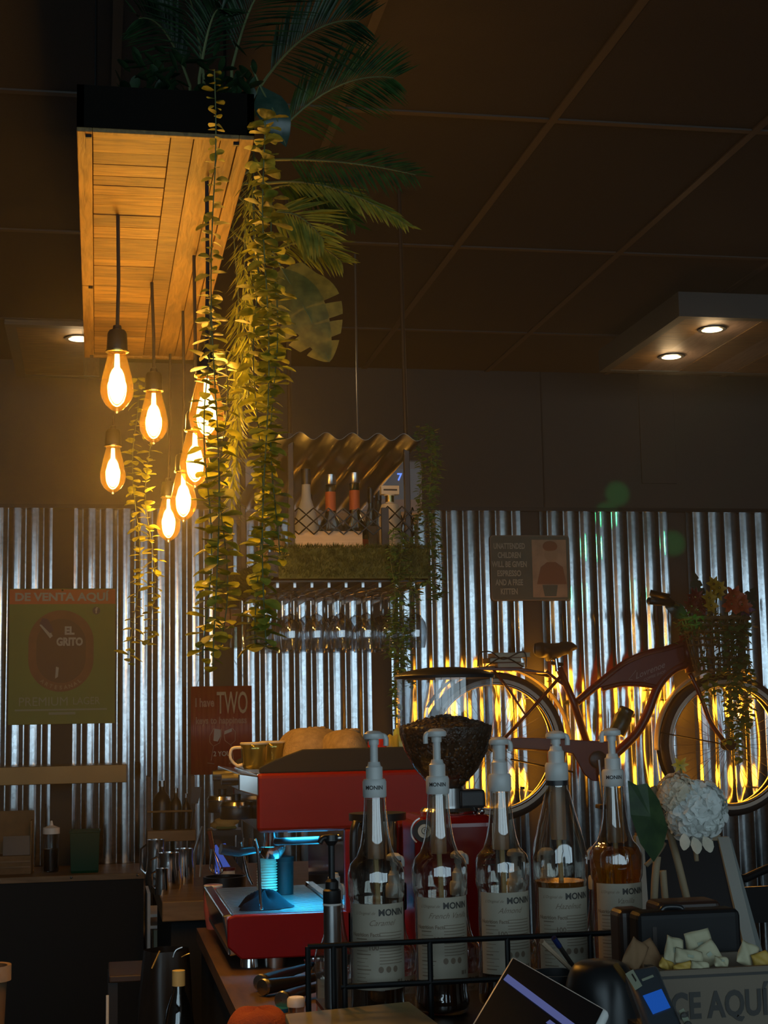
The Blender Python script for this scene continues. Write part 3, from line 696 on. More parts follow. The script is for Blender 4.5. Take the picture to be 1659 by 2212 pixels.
# left skirt lies along the shelf's left edge and runs back
def side_grass():
    rnd = random.Random(9); m = MB()
    A0, A1 = P(606, 1190, 4.55), P(478, 1255, 5.3); B0, B1 = P(606, 1250, 4.55), P(484, 1318, 5.3)
    m.grid(lambda u, v: B0.lerp(B1, u).lerp(A0.lerp(A1, u), v) + Vector((-.012 * sin(PI * v), 0, 0)), 12, 4)
    for i in range(1500):
        u, v = rnd.random(), rnd.random(); q = B0.lerp(B1, u).lerp(A0.lerp(A1, u), v) + Vector((-.012 * sin(PI * v), 0, 0))
        leaf(m, q, Vector((-.8 + rnd.uniform(-.3, .3), rnd.uniform(-.9, .3), rnd.uniform(-.3, 1))), Vector((0, 0, 1)), rnd.uniform(.010, .02), .0022, .2, 'thin', .2)
    m.build('grass_skirt', 'grass', sf)
side_grass()
# glass rack rails under the shelf
rk = MB()
for i in range(9):
    x = .53 + .052 * i; rk.bx(x - .004, x + .004, 4.58, 5.3, 1.886, 1.902)
rk.build('glass_rack', 'steel', sf)
# wooden crate end hanging at the far left of the shelf
q = P(495, 1334, 5.35)
cr = thing('wooden_box', 'small brown wooden box fixed under the far left shelf end', 'box', q)
MB().box((q.x - .018, 5.35, q.z), (.036, .06, .062)).box((q.x + .022, 5.35, q.z - .002), (.038, .06, .058)).build('box_body', woodmat('red_brown_wood', (.16, .075, .04), (.26, .13, .075)), cr, bevel=.002)
MB().box((q.x, 5.35, q.z + .065), (.07, .02, .07)).build('hanger', 'black_metal', cr)
# bottles
M['clear'] = glass('clear_glass', (.80, .84, .87), .30, .95, .02)
M['green_glass'] = glass('dark_green_glass', (.12, .25, .12), .15, .7)
M['grey_glass'] = glass('smoky_glass', (.45, .48, .42), .15, .7)
M['neck_orange'] = mat('orange_neck_label', (.45, .10, .03), .6)
M['red_label'] = mat('red_bottle_label', (.40, .045, .02), .6)
M['cream'] = mat('cream_glaze', (.62, .55, .42), .35)
M['white_bottle'] = mat('milky_bottle', (.42, .42, .38), .35)
def shelf_bottle(px, ptop, pbot, Y, rpx, kind, label):
    base = P(px, pbot, Y); top = P(px, ptop, Y); h = top.z - base.z; R_ = size_px(rpx, Y) * .97
    r = thing('liquor_bottle', label, 'bottle', base, 'liquor bottles on the hanging shelf')
    c = base
    if kind == 'white':
        MB().lathe([(.001, 0), (R_, 0), (R_, h * .42), (R_ * .8, h * .52), (R_ * .42, h * .68), (R_ * .34, h * .86), (0.001, h * .86)], c, 24).build('bottle_body', 'white_bottle', r, smooth=True)
        MB().lathe([(R_ * .40, h * .83), (R_ * .42, h * .84), (R_ * .42, h), (.001, h)], c, 20).build('cap', 'black_plastic', r, smooth=True)
    elif kind == 'round':
        MB().lathe([(.001, 0), (R_, 0), (R_, h * .28), (R_ * .9, h * .40), (R_ * .45, h * .52), (R_ * .36, h * .62), (R_ * .34, h * .93)], c, 24).build('bottle_body', 'green_glass' if 'green' in label else 'grey_glass', r, smooth=True)
        MB().lathe([(R_ * .40, h * .58), (R_ * .38, h * .80)], c, 20).build('neck_label', 'neck_orange', r, smooth=True)
        MB().lathe([(R_ * .38, h * .88), (R_ * .42, h * .89), (R_ * .42, h), (.001, h)], c, 20).build('cap', 'steel', r, smooth=True)
        MB().lathe([(R_ * 1.01, h * .05), (R_ * 1.01, h * .24)], c, 20, a0=-PI * .85, a1=-PI * .15).build('label', 'red_label', r, smooth=True)
    elif kind == 'plain':
        MB().lathe([(.001, 0), (R_, 0), (R_, h * .55), (R_ * .45, h * .68), (R_ * .40, h * .85)], c, 20).build('bottle_body', 'grey_glass', r, smooth=True)
        MB().lathe([(R_ * .47, h * .72), (R_ * .5, h * .73), (R_ * .5, h), (.001, h)], c, 20).build('cap', 'black_plastic', r, smooth=True)
        MB().lathe([(R_ * 1.01, h * .1), (R_ * 1.01, h * .45)], c, 20, a0=-PI * .85, a1=-PI * .15).build('label', 'tan_print', r, smooth=True)
    return r
zz = 1.992
def by(px, Y): return tuple_px(Vector((P(px, 1150, Y).x, Y, zz)))[1]
st = P(700, 1147, 4.6).z
shelf_bottle(663, 1014, by(663, 4.80), 4.80, 26, 'white', 'milky tapered bottle with tall dark cap, leftmost in the front row of the shelf')
shelf_bottle(716, 1026, by(716, 4.86), 4.86, 31, 'round', 'smoky round-bodied bottle with orange neck label, beside the milky one')
shelf_bottle(768, 1022, by(768, 4.86), 4.86, 31, 'round', 'dark green round-bodied bottle with orange neck label, middle of the shelf')
shelf_bottle(668, 1027, by(668, 5.12), 5.12, 18, 'plain', 'bottle half hidden behind the milky tapered bottle')
shelf_bottle(803, 1035, by(803, 5.0), 5.0, 13, 'plain', 'slim dark bottle standing behind the shelf centre right')
shelf_bottle(820, 1025, by(820, 5.12), 5.12, 15, 'plain', 'tall bottle with dark cap just left of the cream decanter')
shelf_bottle(603, 1105, by(603, 4.95), 4.95, 14, 'plain', 'short dark bottle at the left end of the shelf')
shelf_bottle(568, 1112, by(568, 5.1), 5.1, 13, 'plain', 'short bottle nearly hidden behind the vine at the shelf left end')
Y = 4.72; base = P(844, by(844, Y), Y); k = size_px(1, Y)
cd = thing('cream_decanter', 'cream ceramic bottle with boxy label stopper at the shelf right side', 'bottle', base, 'liquor bottles on the hanging shelf')
hh = P(844, 1090, Y).z - base.z
MB().lathe([(.001, 0), (22 * k, 0), (24 * k, hh * .1), (24 * k, hh * .85), (18 * k, hh), (9 * k, hh + 3 * k), (9 * k, hh + 6 * k)], base, 24).build('bottle_body', 'cream', cd, smooth=True)
MB().lathe([(9.5 * k, hh + 5 * k), (9.5 * k, hh + 19 * k)], base, 20).build('neck_band', 'brass', cd, smooth=True)
MB().lathe([(.001, hh + 19 * k), (12 * k, hh + 19 * k), (12 * k, hh + 22 * k), (.001, hh + 22 * k)], base, 20).build('neck_ring', 'cream', cd, smooth=True)
MB().box((base.x, base.y, base.z + hh + 31 * k), (40 * k, .03, 19 * k)).build('stopper', 'cream', cd, bevel=.001)
MB().box((base.x, base.y - .0155, base.z + hh + 31 * k), (30 * k, .001, 3.5 * k)).build('stopper_print', 'black_text', cd)
# wine glasses hanging upside down
def wine_glass():
    r = thing('wine_glass', 'x', 'wine glass', (0, 0, 0), 'wine glasses hanging upside down under the shelf')
    MB().lathe([(.030, 0), (.028, -.002), (.008, -.005), (.0035, -.010), (.003, -.07), (.006, -.078)], (0, 0, 0), 16).build('foot_and_stem', 'clear', r, smooth='all')
    MB().lathe([(.003, -.075), (.016, -.082), (.031, -.104), (.036, -.130), (.033, -.160), (.029, -.182)], (0, 0, 0), 24).build('bowl', 'clear', r, smooth='all')
    return r
wg = wine_glass(); first = True; zr = 1.886
cols = (('first', 'leftmost'), ('second', 'second'), ('third', 'third'), ('fourth', 'fourth'), ('fifth', 'fifth'), ('sixth', 'rightmost'))
names_c = ('leftmost', 'second', 'third', 'fourth', 'fifth', 'rightmost'); names_r = ('front', 'second', 'third', 'rear')
for j in range(4):
    for i in range(6):
        x = .575 + .076 * i - .012 * j + .006 * sin(i * 3 + j); y = 4.62 + .105 * j + .008 * cos(i * 5 + j)
        lab = 'wine glass hanging in the %s row, %s file counted from the left' % (names_r[j], names_c[i])
        if first: wg.location = (x, y, zr); wg['label'] = lab; first = False
        else: dup(wg, (x, y, zr), lab)
def goblet(px, py, Y, label):
    q = P(px, py, Y)
    r = thing('goblet', label, 'glass', (q.x, Y, zr), 'short wide glasses at the rack left end')
    MB().lathe([(.03, 0), (.01, -.004), (.004, -.01), (.004, -.045), (.02, -.055), (.036, -.08), (.044, -.12), (.048, -.16)], (q.x, Y, zr), 24).build('glass_body', 'grey_glass', r, smooth='all')
goblet(528, 1300, 5.0, 'wide smoky goblet hanging at the far left of the rack, front one')
goblet(556, 1300, 5.12, 'wide smoky goblet hanging at the far left of the rack, behind another')
# small-leaved vines on the shelf's right end
GS = 'small-leaved vines draped over the shelf right end'
def sv(x0, y0, x1, y1, Y, label, **k): vine(P(x0, y0, Y), P(x1, y1, Y), label, name='trailing_vine', m='vine_mid', L=.024, W=.014, step=.0065, per=3, kind='thin', group=GS, **k)
sv(925, 916, 935, 1300, 4.7, 'dense green vine from roof corner down right of the shelf', seed=31)
sv(938, 930, 948, 1290, 4.72, 'outermost dense green vine right of the shelf', seed=32)
sv(905, 925, 912, 1105, 4.75, 'short dark vine in front of the air conditioner corner', seed=33)
sv(905, 1105, 903, 1300, 4.7, 'vine dropping below the air conditioner between shelf and outer vines', seed=34)
sv(850, 1145, 846, 1420, 4.52, 'leftmost vine over the grass skirt right end', seed=35)
sv(868, 1150, 866, 1500, 4.53, 'longest vine over the grass skirt, ending above the hopper', seed=36)
sv(885, 1160, 884, 1480, 4.55, 'vine over the grass skirt beside the longest one', seed=37)
sv(857, 1300, 858, 1560, 4.56, 'low vine end reaching down to the hopper left side', seed=38)
sv(915, 1180, 925, 1260, 4.56, 'short vine at the right edge of the grass skirt', seed=39)
# ---------------------------------------------------------------- the red cruiser bicycle mounted on the wall
M['bike_red'] = mat('bicycle_dark_red', (.16, .012, .014), .3, 0, noise=.05)
M['tyre'] = mat('black_tyre', (.014, .013, .013), .75)
M['whitewall'] = mat('tyre_whitewall', (.75, .66, .55), .6)
M['fender'] = mat('cream_fender', (.62, .52, .34), .4)
M['saddle'] = mat('black_saddle', (.02, .022, .024), .45)
M['spoke'] = mat('dark_spoke', (.08, .07, .06), .4, .8)
M['led'] = emitter('amber_led', (1.0, .36, .02), LED_GLOW)
BY = 6.86
def bp(x, y, dy=0): return P(x, y, BY + dy)
hubR, hubF = bp(1069, 1612), bp(1573, 1608)
RR = .335; Rf = .330
bike = thing('bicycle', 'dark red cruiser bicycle with cream fenders mounted on the corrugated wall', 'bicycle', bp(1300, 1765))
RX = Matrix.Rotation(PI / 2, 3, 'X')
def torus(c, R_, r_, sy=1.0, n=64, k=10, a0=0, a1=2 * PI):
    def fn(u, v):
        a = a0 + (a1 - a0) * u; b = 2 * PI * v
        return Vector((c.x + (R_ + r_ * cos(b)) * cos(a), c.y + r_ * sin(b) * sy, c.z + (R_ + r_ * cos(b)) * sin(a)))
    return MB().grid(fn, n, k)
def ring(c, r0, r1, y, th=.002, n=64):
    def fn(u, v):
        a = 2 * PI * u; R_ = r0 + (r1 - r0) * v; return Vector((c.x + R_ * cos(a), y, c.z + R_ * sin(a)))
    return MB().grid(fn, n, 1)
for hub, R_, nm in ((hubR, RR, 'rear'), (hubF, Rf, 'front')):
    wh = torus(hub, R_ - .022, .023, 1.0).build('wheel', 'tyre', bike, smooth='all')
    def ww(u, v, hub=hub, R_=R_):
        a = 2 * PI * u; rr = R_ - .030 - .017 * v; return Vector((hub.x + rr * cos(a), hub.y - .0235 + .003 * abs(v - .3), hub.z + rr * sin(a)))
    MB().grid(ww, 64, 3).build('whitewall', 'whitewall', wh, smooth='all')
    torus(hub, R_ - .052, .008, 1.6, 64, 8).build('rim', 'steel', wh, smooth='all')
    sp = MB(); rnd = random.Random(3)
    for k_ in range(36):
        a = 2 * PI * k_ / 36; b = a + (.35 if k_ % 2 else -.35); s_ = -.02 if k_ % 4 < 2 else .02
        sp.tube([hub + Vector((.02 * cos(b), s_, .02 * sin(b))), hub + Vector(((R_ - .055) * cos(a), 0, (R_ - .055) * sin(a)))], .0011, 4)
    sp.build('spokes', 'spoke', wh)
    MB().lathe([(.001, -.045), (.010, -.045), (.012, -.03), (.028, -.028), (.028, -.022), (.014, -.02), (.014, .02), (.028, .022), (.028, .03), (.001, .03)], hub, 16, RX).build('hub', 'black_metal', wh, smooth=True)
    MB().box(hub + Vector((.12 * (1 if nm == 'rear' else -1), -.012, -.19)), (.02, .008, .012)).build('valve', 'black_metal', wh)
# fenders: shallow curved strips over the tyres
def fender(hub, R_, a0, a1):
    def fn(u, v):
        a = a0 + (a1 - a0) * u; b = (v - .5) * 2.2; rr = R_ + .012 * cos(b); return Vector((hub.x + rr * cos(a), hub.y + .034 * sin(b), hub.z + rr * sin(a)))
    return MB().grid(fn, 48, 8)
fender(hubR, RR + .016, rad(-8), rad(150)).build('fender', 'fender', bike, smooth='all', solid=.002)
fender(hubF, Rf + .016, rad(65), rad(183)).build('fender', 'fender', bike, smooth='all', solid=.002)
# frame
def tube(pts, r, name='frame_tube', m='bike_red', parent=bike, n=12): return MB().tube(pts, r, n).build(name, m, parent, smooth='all')
def sm(pts, k=6):
    out = []; n = len(pts)
    for i in range(n - 1):
        p0, p1, p2, p3 = pts[max(0, i - 1)], pts[i], pts[i + 1], pts[min(n - 1, i + 2)]
        for j in range(k):
            t = j / k; out.append(.5 * ((2 * p1) + (p2 - p0) * t + (2 * p0 - 5 * p1 + 4 * p2 - p3) * t * t + (3 * p1 - p0 - 3 * p2 + p3) * t ** 3))
    return out + [pts[-1]]
tube([bp(1207, 1442), bp(1240, 1520), bp(1268, 1605)], .017, 'seat_tube')
tube(sm([bp(1246, 1517), bp(1290, 1480), bp(1351, 1433), (bp(1400, 1412)), bp(1444, 1402), bp(1478, 1388)]), .018, 'top_tube')
tube(sm([bp(1484, 1434), bp(1452, 1448), bp(1422, 1482), bp(1397, 1545), bp(1370, 1590), bp(1325, 1632)]), .021, 'down_tube')
tube(sm([bp(1300, 1488), bp(1340, 1478), bp(1385, 1478), bp(1422, 1484)]), .013, 'tank_rail')
tk = [bp(x, y, -.016) for x, y in ((1278, 1492), (1310, 1463), (1351, 1434), (1400, 1412), (1444, 1402), (1478, 1394), (1482, 1428), (1455, 1444), (1432, 1463), (1418, 1482), (1385, 1475), (1340, 1475), (1300, 1485))]
tank = MB().slab(tk, (0, .032, 0)).build('tank', 'bike_red', bike, smooth=True, bevel=.006, seg=3)
tube([bp(1477, 1372), bp(1491, 1452)], .023, 'head_tube')
for dy in (-.03, .03):
    tube([bp(1210, 1462, dy * .6), bp(1150, 1530, dy), bp(1076, 1610, dy * 1.4)], .008, 'seat_stay')
    tube([bp(1266, 1622, dy * .7), bp(1170, 1618, dy), bp(1076, 1612, dy * 1.4)], .009, 'chain_stay')
    tube(sm([bp(1490, 1455, dy * .6), bp(1512, 1500, dy), bp(1535, 1560, dy * 1.2), bp(1568, 1606, dy * 1.4)]), .011, 'fork_blade')
    tube([bp(1062, 1442, dy), bp(1100, 1490, dy * 1.2), bp(1135, 1545, dy * 1.3), bp(1080, 1608, dy * 1.4)], .006, 'rack_strut')
tube(sm([bp(1180, 1450, 0), bp(1200, 1466), bp(1216, 1478)]), .007, 'rack_strut')
MB().slab([bp(1030, 1441, -.05), bp(1120, 1443, -.05), bp(1184, 1452, -.05), bp(1184, 1455, -.05), bp(1120, 1449, -.05), bp(1030, 1447, -.05)], (0, .10, 0)).build('rear_rack', 'bike_red', bike, bevel=.002)
# chain guard and crank
cg = [bp(x, y, -.055) for x, y in ((1105, 1594), (1160, 1593), (1215, 1597), (1280, 1600), (1316, 1602), (1322, 1640), (1318, 1672), (1300, 1688), (1280, 1687), (1262, 1672), (1250, 1650), (1238, 1628), (1200, 1622), (1105, 1616))]
MB().slab(cg, (0, .012, 0)).build('chain_guard', 'bike_red', bike, smooth=True, bevel=.003)
q = bp(1292, 1641, -.062)
crk = MB().lathe([(.001, 0), (.038, 0), (.040, .006), (.030, .010), (.001, .010)], q, 24, RX).build('chainring_cap', 'black_plastic', bike, smooth=True)
MB().tube([q + Vector((0, -.014, 0)), bp(1304, 1738, -.08)], [.011, .008], 8).build('crank_arm', 'chrome', bike, smooth=True)
MB().box(bp(1302, 1742, -.11), (.05, .07, .018)).build('pedal', 'tyre', bike, bevel=.004)
MB().tube([bp(1292, 1641, -.06), bp(1292, 1641, .05)], .014, 10).build('bottom_bracket', 'steel', bike)
MB().tube([bp(1103, 1640, -.03), bp(1240, 1668, -.03)], .004, 6).build('chain', 'black_metal', bike)
MB().tube([bp(1425, 1582, -.03), bp(1555, 1606, -.03)], .003, 6).build('fender_stay', 'black_metal', bike)
# saddle
def saddle(u, v):
    a = 2 * PI * v; x = u; wd = .030 + .075 * (1 - x) ** 1.6 * (1 if x > .02 else .6) if x < 1 else .0
    wd *= min(1, (x * 9 + .15)) * min(1, (1 - x) * 5 + .25); h = .018 + .020 * (1 - x) * min(1, x * 6 + .3); h *= min(1, (1 - x) * 6 + .35)
    c0 = bp(1155 + 92 * u, 1396 + 3 * sin(u * 6) + (0 if u < .6 else -2)); c = c0 + Vector((0, 0, -.012))
    return c + Vector((0, wd * cos(a), h * sin(a) * (1.6 if sin(a) < 0 and .25 < u < .8 else 1)))
MB().grid(saddle, 24, 18).build('saddle', 'saddle', bike, smooth='all')
MB().tube([bp(1204, 1450), bp(1199, 1412)], .012, 10).build('seat_post', 'chrome', bike, smooth=True)
MB().tube([bp(1190, 1432), bp(1216, 1436)], .009, 8).build('seat_clamp', 'black_metal', bike)
# handlebar
tube(sm([bp(1476, 1376), bp(1484, 1345), bp(1478, 1318, -.06), bp(1462, 1307, -.16), bp(1445, 1302, -.22)]), .011, 'handlebar', 'chrome')
tube([bp(1452, 1303, -.22), bp(1402, 1298, -.30)], .016, 'grip', 'black_plastic')
tube(sm([bp(1476, 1376), bp(1470, 1330, .05), bp(1440, 1290, .12), bp(1410, 1283, .16)]), .010, 'handlebar', 'black_metal')
tube([bp(1447, 1290, .14), bp(1404, 1280, .17)], .015, 'grip', 'black_plastic')
# lettering on the tank
m = MB(); o = bp(1403, 1449, -.018); rt = rad(20)
m.text('Lovrenoe', .040, lambda x, y: Vector((o.x + x * cos(rt) - y * sin(rt) * .9, o.y, o.z + x * sin(rt) + y * cos(rt))), sx=1.0, shear=.5)
m.text('COFFEE SHOP', .016, lambda x, y: Vector((o.x + .022 + x * cos(rt) - y * sin(rt), o.y, o.z - .024 + x * sin(rt) + y * cos(rt))), sx=1.15, shear=.4)
m.tube([bp(1374, 1448, -.018), bp(1358, 1468, -.018), bp(1366, 1468, -.018)], .0012, 5)
m.build('lettering', mat('silver_script', (.42, .36, .36), .5), tank)
MB().tube(sm([bp(1300, 1470, -.018), bp(1340, 1441, -.018), bp(1390, 1418, -.018), bp(1430, 1407, -.018)]), .0018, 5).build('pin_stripe', mat('copper_line', (.30, .12, .06), .4), tank)
# wall hooks
for x, y in ((1246, 1517), (1397, 1545)): MB().tube([bp(x, y, .01), P(x, y, WALL - .01)], .012, 8).build('wall_hook', 'black_metal', bike)
# green bottle in the frame
cgb = thing('bottle_in_cage', 'dark green bottle strapped to the bicycle down tube', 'bottle', bp(1337, 1575, -.03))
ax_ = (bp(1357, 1525, -.03) - bp(1332, 1585, -.03)); Rm = ax_.to_track_quat('Z', 'Y').to_matrix()
MB().lathe([(.001, 0), (.036, 0), (.040, .01), (.040, .085), (.034, .10), (.036, .115), (.001, .116)], bp(1332, 1585, -.03), 20, Rm).build('bottle_body', mat('camouflage_green', (.03, .055, .03), .3, noise=.7, nscale=40), cgb, smooth=True)
MB().lathe([(.034, .116), (.036, .118), (.034, .126), (.001, .127)], bp(1332, 1585, -.03), 20, Rm).build('cap', 'black_plastic', cgb, smooth=True)
# strapped books on the rear rack
cols = [('old cream book, top of the strapped stack on the rear rack', (.42, .34, .26), 1107, 1415, 52), ('brown book in the middle of the strapped stack on the rear rack', (.20, .09, .04), 1092, 1426, 47), ('pinkish book at the bottom of the strapped stack on the rear rack', (.34, .20, .20), 1104, 1437, 40)]
for i, (lab, c_, cx, cy, hw) in enumerate(cols):
    a = bp(cx - hw * .75, cy - 5, -.07); b = bp(cx + hw * .75, cy + 4.5, -.07)
    bk = thing('book', lab, 'book', ((a.x + b.x) / 2, BY, b.z), 'books strapped on the bicycle rack')
    MB().bx(a.x, b.x, BY - .075, BY + .05, b.z, b.z + .0025).bx(a.x, b.x, BY - .075, BY + .05, a.z - .0025, a.z).bx(a.x, a.x + .003, BY - .075, BY + .05, b.z, a.z).build('cover', mat('book_cover_%d' % i, c_, .6), bk)
    MB().bx(a.x + .004, b.x - .003, BY - .071, BY + .046, b.z + .0025, a.z - .0025).build('pages', 'fender', bk)
stp = thing('book_strap', 'dark bent-wire strap holding the books on the bicycle rack', 'strap', bp(1090, 1440, -.08))
MB().tube(sm([bp(1032, 1440, -.08), bp(1036, 1412, -.08), bp(1060, 1408, -.08), bp(1088, 1424, -.08), bp(1125, 1408, -.08), bp(1136, 1415, -.08), bp(1137, 1442, -.08)]), .003, 6).build('wire', 'black_metal', stp)
MB().tube(sm([bp(1050, 1440, -.08), bp(1088, 1420, -.08), bp(1130, 1440, -.08)]), .003, 6).build('wire', 'black_metal', stp)
# amber LED strips between wheels and wall
for hub, R_, lab in ((hubR, RR, 'rear'), (hubF, Rf, 'front')):
    c = Vector((hub.x, 6.985, hub.z))
    led = thing('led_strip', 'amber light strip glowing round the back of the bicycle %s wheel' % lab, 'light strip', c)
    torus(c, R_ - .030, .007, 1, 64, 8).build('strip', 'led', led, smooth='all')
    torus(c + Vector((0, -.014, 0)), R_ - .028, .011, .6, 64, 8).build('backing', 'black_metal', led, smooth='all')
    for k_ in range(4):
        a = PI / 4 + k_ * PI / 2
        MB().tube([c + Vector(((R_ - .03) * cos(a), 0, (R_ - .03) * sin(a))), Vector((c.x + (R_ - .03) * cos(a), WALL - .012, c.z + (R_ - .03) * sin(a)))], .004, 6).build('standoff', 'black_metal', led)
        plight('led_light', c + Vector(((R_ - .10) * cos(a), .02, (R_ - .10) * sin(a))), (1, .36, .02), 1.3, .06, led)
for pts_, lab in (([(1418, 1490), (1397, 1545), (1330, 1628)], 'amber light strip hidden behind the bicycle down tube'), ([(1052, 1446), (1090, 1442), (1150, 1452), (1185, 1460)], 'amber light strip under the bicycle rear rack'), ([(1215, 1470), (1240, 1520), (1262, 1600)], 'amber light strip hidden behind the bicycle seat tube')):
    pp = [P(x, y, 6.985) for x, y in pts_]
    led = thing('led_strip', lab, 'light strip', pp[0])
    MB().tube(sm(pp), .006, 8).build('strip', 'led', led, smooth='all'); MB().tube([q_ + Vector((0, -.014, 0)) for q_ in sm(pp)], .010, 8).build('backing', 'black_metal', led, smooth='all')
    MB().tube([pp[0], Vector((pp[0].x, WALL - .012, pp[0].z))], .004, 6).build('standoff', 'black_metal', led)
    for q_ in (pp[0], pp[-1]): plight('led_light', q_ + Vector((0, .01, 0)), (1, .36, .02), .9, .06, led)
# basket with flowers
M['wicker'] = woodmat('brown_wicker', (.07, .045, .015), (.20, .13, .05), .8, (60, 60, 60), .8)
a = bp(1468, 1337, -.13); b = bp(1622, 1337, -.13)
bk = thing('bicycle_basket', 'brown wicker basket on the bicycle handlebar, wider at the rim', 'basket', bp(1540, 1455, -.1))
cx, cz = (a.x + b.x) / 2, a.z; rt_, rb_ = (b.x - a.x) / 2 * .92, (b.x - a.x) / 2 * .60; zb_ = bp(1540, 1450, -.1).z; cy_ = BY - .12
for k_ in range(26):
    a0 = 2 * PI * k_ / 26
    pts = [Vector((cx + (rb_ + (rt_ - rb_) * t) * cos(a0 + .06 * sin(t * 9)), cy_ + (rb_ + (rt_ - rb_) * t) * .62 * sin(a0 + .06 * sin(t * 9)), zb_ + (cz - zb_) * t)) for t in (0, .25, .5, .75, 1)]
    if k_ == 0: wk = MB()
    wk.tube(pts, .0035, 5)
for j in range(9):
    t = j / 8
    if j in (3,): continue
    rr = rb_ + (rt_ - rb_) * t; wk.tube([Vector((cx + rr * cos(2 * PI * k_ / 28), cy_ + rr * .62 * sin(2 * PI * k_ / 28), zb_ + (cz - zb_) * t + .003 * (-1) ** k_)) for k_ in range(28)], .006 if j > 5 else .004, 5, closed=True)
wk.build('woven_side', 'wicker', bk)
MB().tube([Vector((cx + rt_ * 1.03 * cos(2 * PI * k_ / 28), cy_ + rt_ * .64 * sin(2 * PI * k_ / 28), cz)) for k_ in range(28)], .009, 6, closed=True).build('rim', 'wicker', bk, smooth=True)
MB().lathe([(.001, 0), (rb_, 0), (rb_, .004)], (cx, cy_, zb_), 20, sy=.62).build('basket_floor', 'wicker', bk)
# dense dark moss lining, flowers, leaves
def bloom(px, py, dy, R_, n, m, label, L=.05, W=.022, layers=2, seed=0, kind='thin'):
    rnd = random.Random(seed); c = bp(px, py, dy); r = thing('flower', label, 'flower', c, 'flowers in the bicycle basket')
    mb = MB()
    for l in range(layers):
        for k_ in range(n):
            a = 2 * PI * (k_ + .5 * l) / n + rnd.uniform(-.2, .2); d = Vector((cos(a), -.55 - .5 * l, sin(a)))
            leaf(mb, c, d, Vector((0, -1, 0)), L * (1 - .25 * l), W, .3, kind, -.2)
    mb.build('petals', m, r, smooth='all'); MB().ball(c + Vector((0, -.012, 0)), .007).build('flower_centre', 'brass', r)
    MB().tube([c, Vector((c.x * .5 + cx * .5, cy_, cz - .02))], .003, 5).build('stem', 'vine_stem', r)
M['pet_yellow'] = leafmat('yellow_petals', (.45, .30, .02), (.62, .45, .05), .3)
M['pet_red'] = leafmat('dark_red_petals', (.12, .01, .012), (.22, .02, .02), .2)
M['pet_orange'] = leafmat('orange_red_petals', (.40, .06, .02), (.55, .13, .04), .3)
M['pet_purple'] = leafmat('purple_petals', (.12, .05, .14), (.24, .10, .24), .3)
for i, (x, y) in enumerate(((1540, 1262), (1548, 1282), (1530, 1292), (1534, 1308), (1552, 1270))):
    bloom(x, y, -.16 - .01 * i, 0, 6, 'pet_yellow', ('topmost', 'right middle', 'left middle', 'lowest', 'upper right')[i] + ' yellow blossom of the yellow spray in the bicycle basket', seed=i, L=.042)
for i, (x, y) in enumerate(((1500, 1290), (1516, 1305), (1492, 1310), (1505, 1318))):
    bloom(x, y, -.13, 0, 9, 'pet_red', ('uppermost', 'right-hand', 'left-hand', 'lowest')[i] + ' dark red blossom left of the yellow spray in the basket', seed=10 + i, L=.05, W=.018)
for i, (x, y) in enumerate(((1583, 1288), (1600, 1306), (1578, 1305))):
    bloom(x, y, -.14, 0, 6, 'pet_orange', ('highest', 'right-hand', 'left-hand')[i] + ' orange red blossom right of the yellow spray in the basket', seed=20 + i, L=.055, W=.026, kind='round')
bloom(1608, 1318, -.13, 0, 6, 'pet_purple', 'purple blossom at the right edge of the bicycle basket', seed=30)
def dark_leaf(base, tip, wid, label, dy):
    global P
    plate_leaf(base, tip, wid, label, 'monstera_dark', 'broad_leaf', BY + dy, True)
dark_leaf((1510, 1330), (1498, 1234), .085, 'dark split leaf standing tallest above the bicycle basket', -.10)
dark_leaf((1590, 1335), (1632, 1270), .10, 'dark split leaf at the right of the bicycle basket flowers', -.09)
dark_leaf((1480, 1332), (1428, 1296), .07, 'dark leaf reaching left over the bicycle handlebar', -.14)
rnd = random.Random(5); mb = MB()
for i in range(420):
    a = rnd.uniform(0, 2 * PI); rr = rt_ * rnd.uniform(.5, 1.15); q = Vector((cx + rr * cos(a), cy_ + rr * .64 * sin(a), cz + rnd.uniform(-.07, .035) - (.25 * abs(rnd.gauss(0, .12)) if rnd.random() < .5 else 0)))
    d = Vector((cos(a), sin(a) - .3, rnd.uniform(-1, .4))); leaf(mb, q, d, Vector((0, 0, 1)), rnd.uniform(.02, .045), rnd.uniform(.008, .018), .3, 'round', .1)
tag(mb.build('foliage', 'vine_dark', None, smooth='all'), 'loose green filler foliage spilling over the bicycle basket rim', 'foliage', None, 'stuff')
for i, (x0, y0, x1, y1) in enumerate(((1575, 1345, 1578, 1560), (1590, 1345, 1600, 1640), (1602, 1350, 1590, 1600), (1560, 1350, 1552, 1500), (1612, 1345, 1622, 1560), (1520, 1400, 1530, 1520), (1586, 1400, 1568, 1600), (1596, 1440, 1606, 1585))):
    vine(bp(x0, y0, -.22 + .012 * i), bp(x1, y1, -.20 + .012 * i), ('ivy strand trailing from the bicycle basket, %s' % ('second of the inner group', 'the one hanging lowest', 'crossing behind the lowest one', 'short and left of centre', 'the rightmost', 'short, under the basket left side', 'starting halfway down, leaning left', 'starting halfway down, behind the lowest one')[i]), name='ivy_strand', m='vine_dark', L=.034, W=.030, step=.013, per=2, sway=.012, group='ivy trailing from the bicycle basket', seed=60 + i, droop=.5)
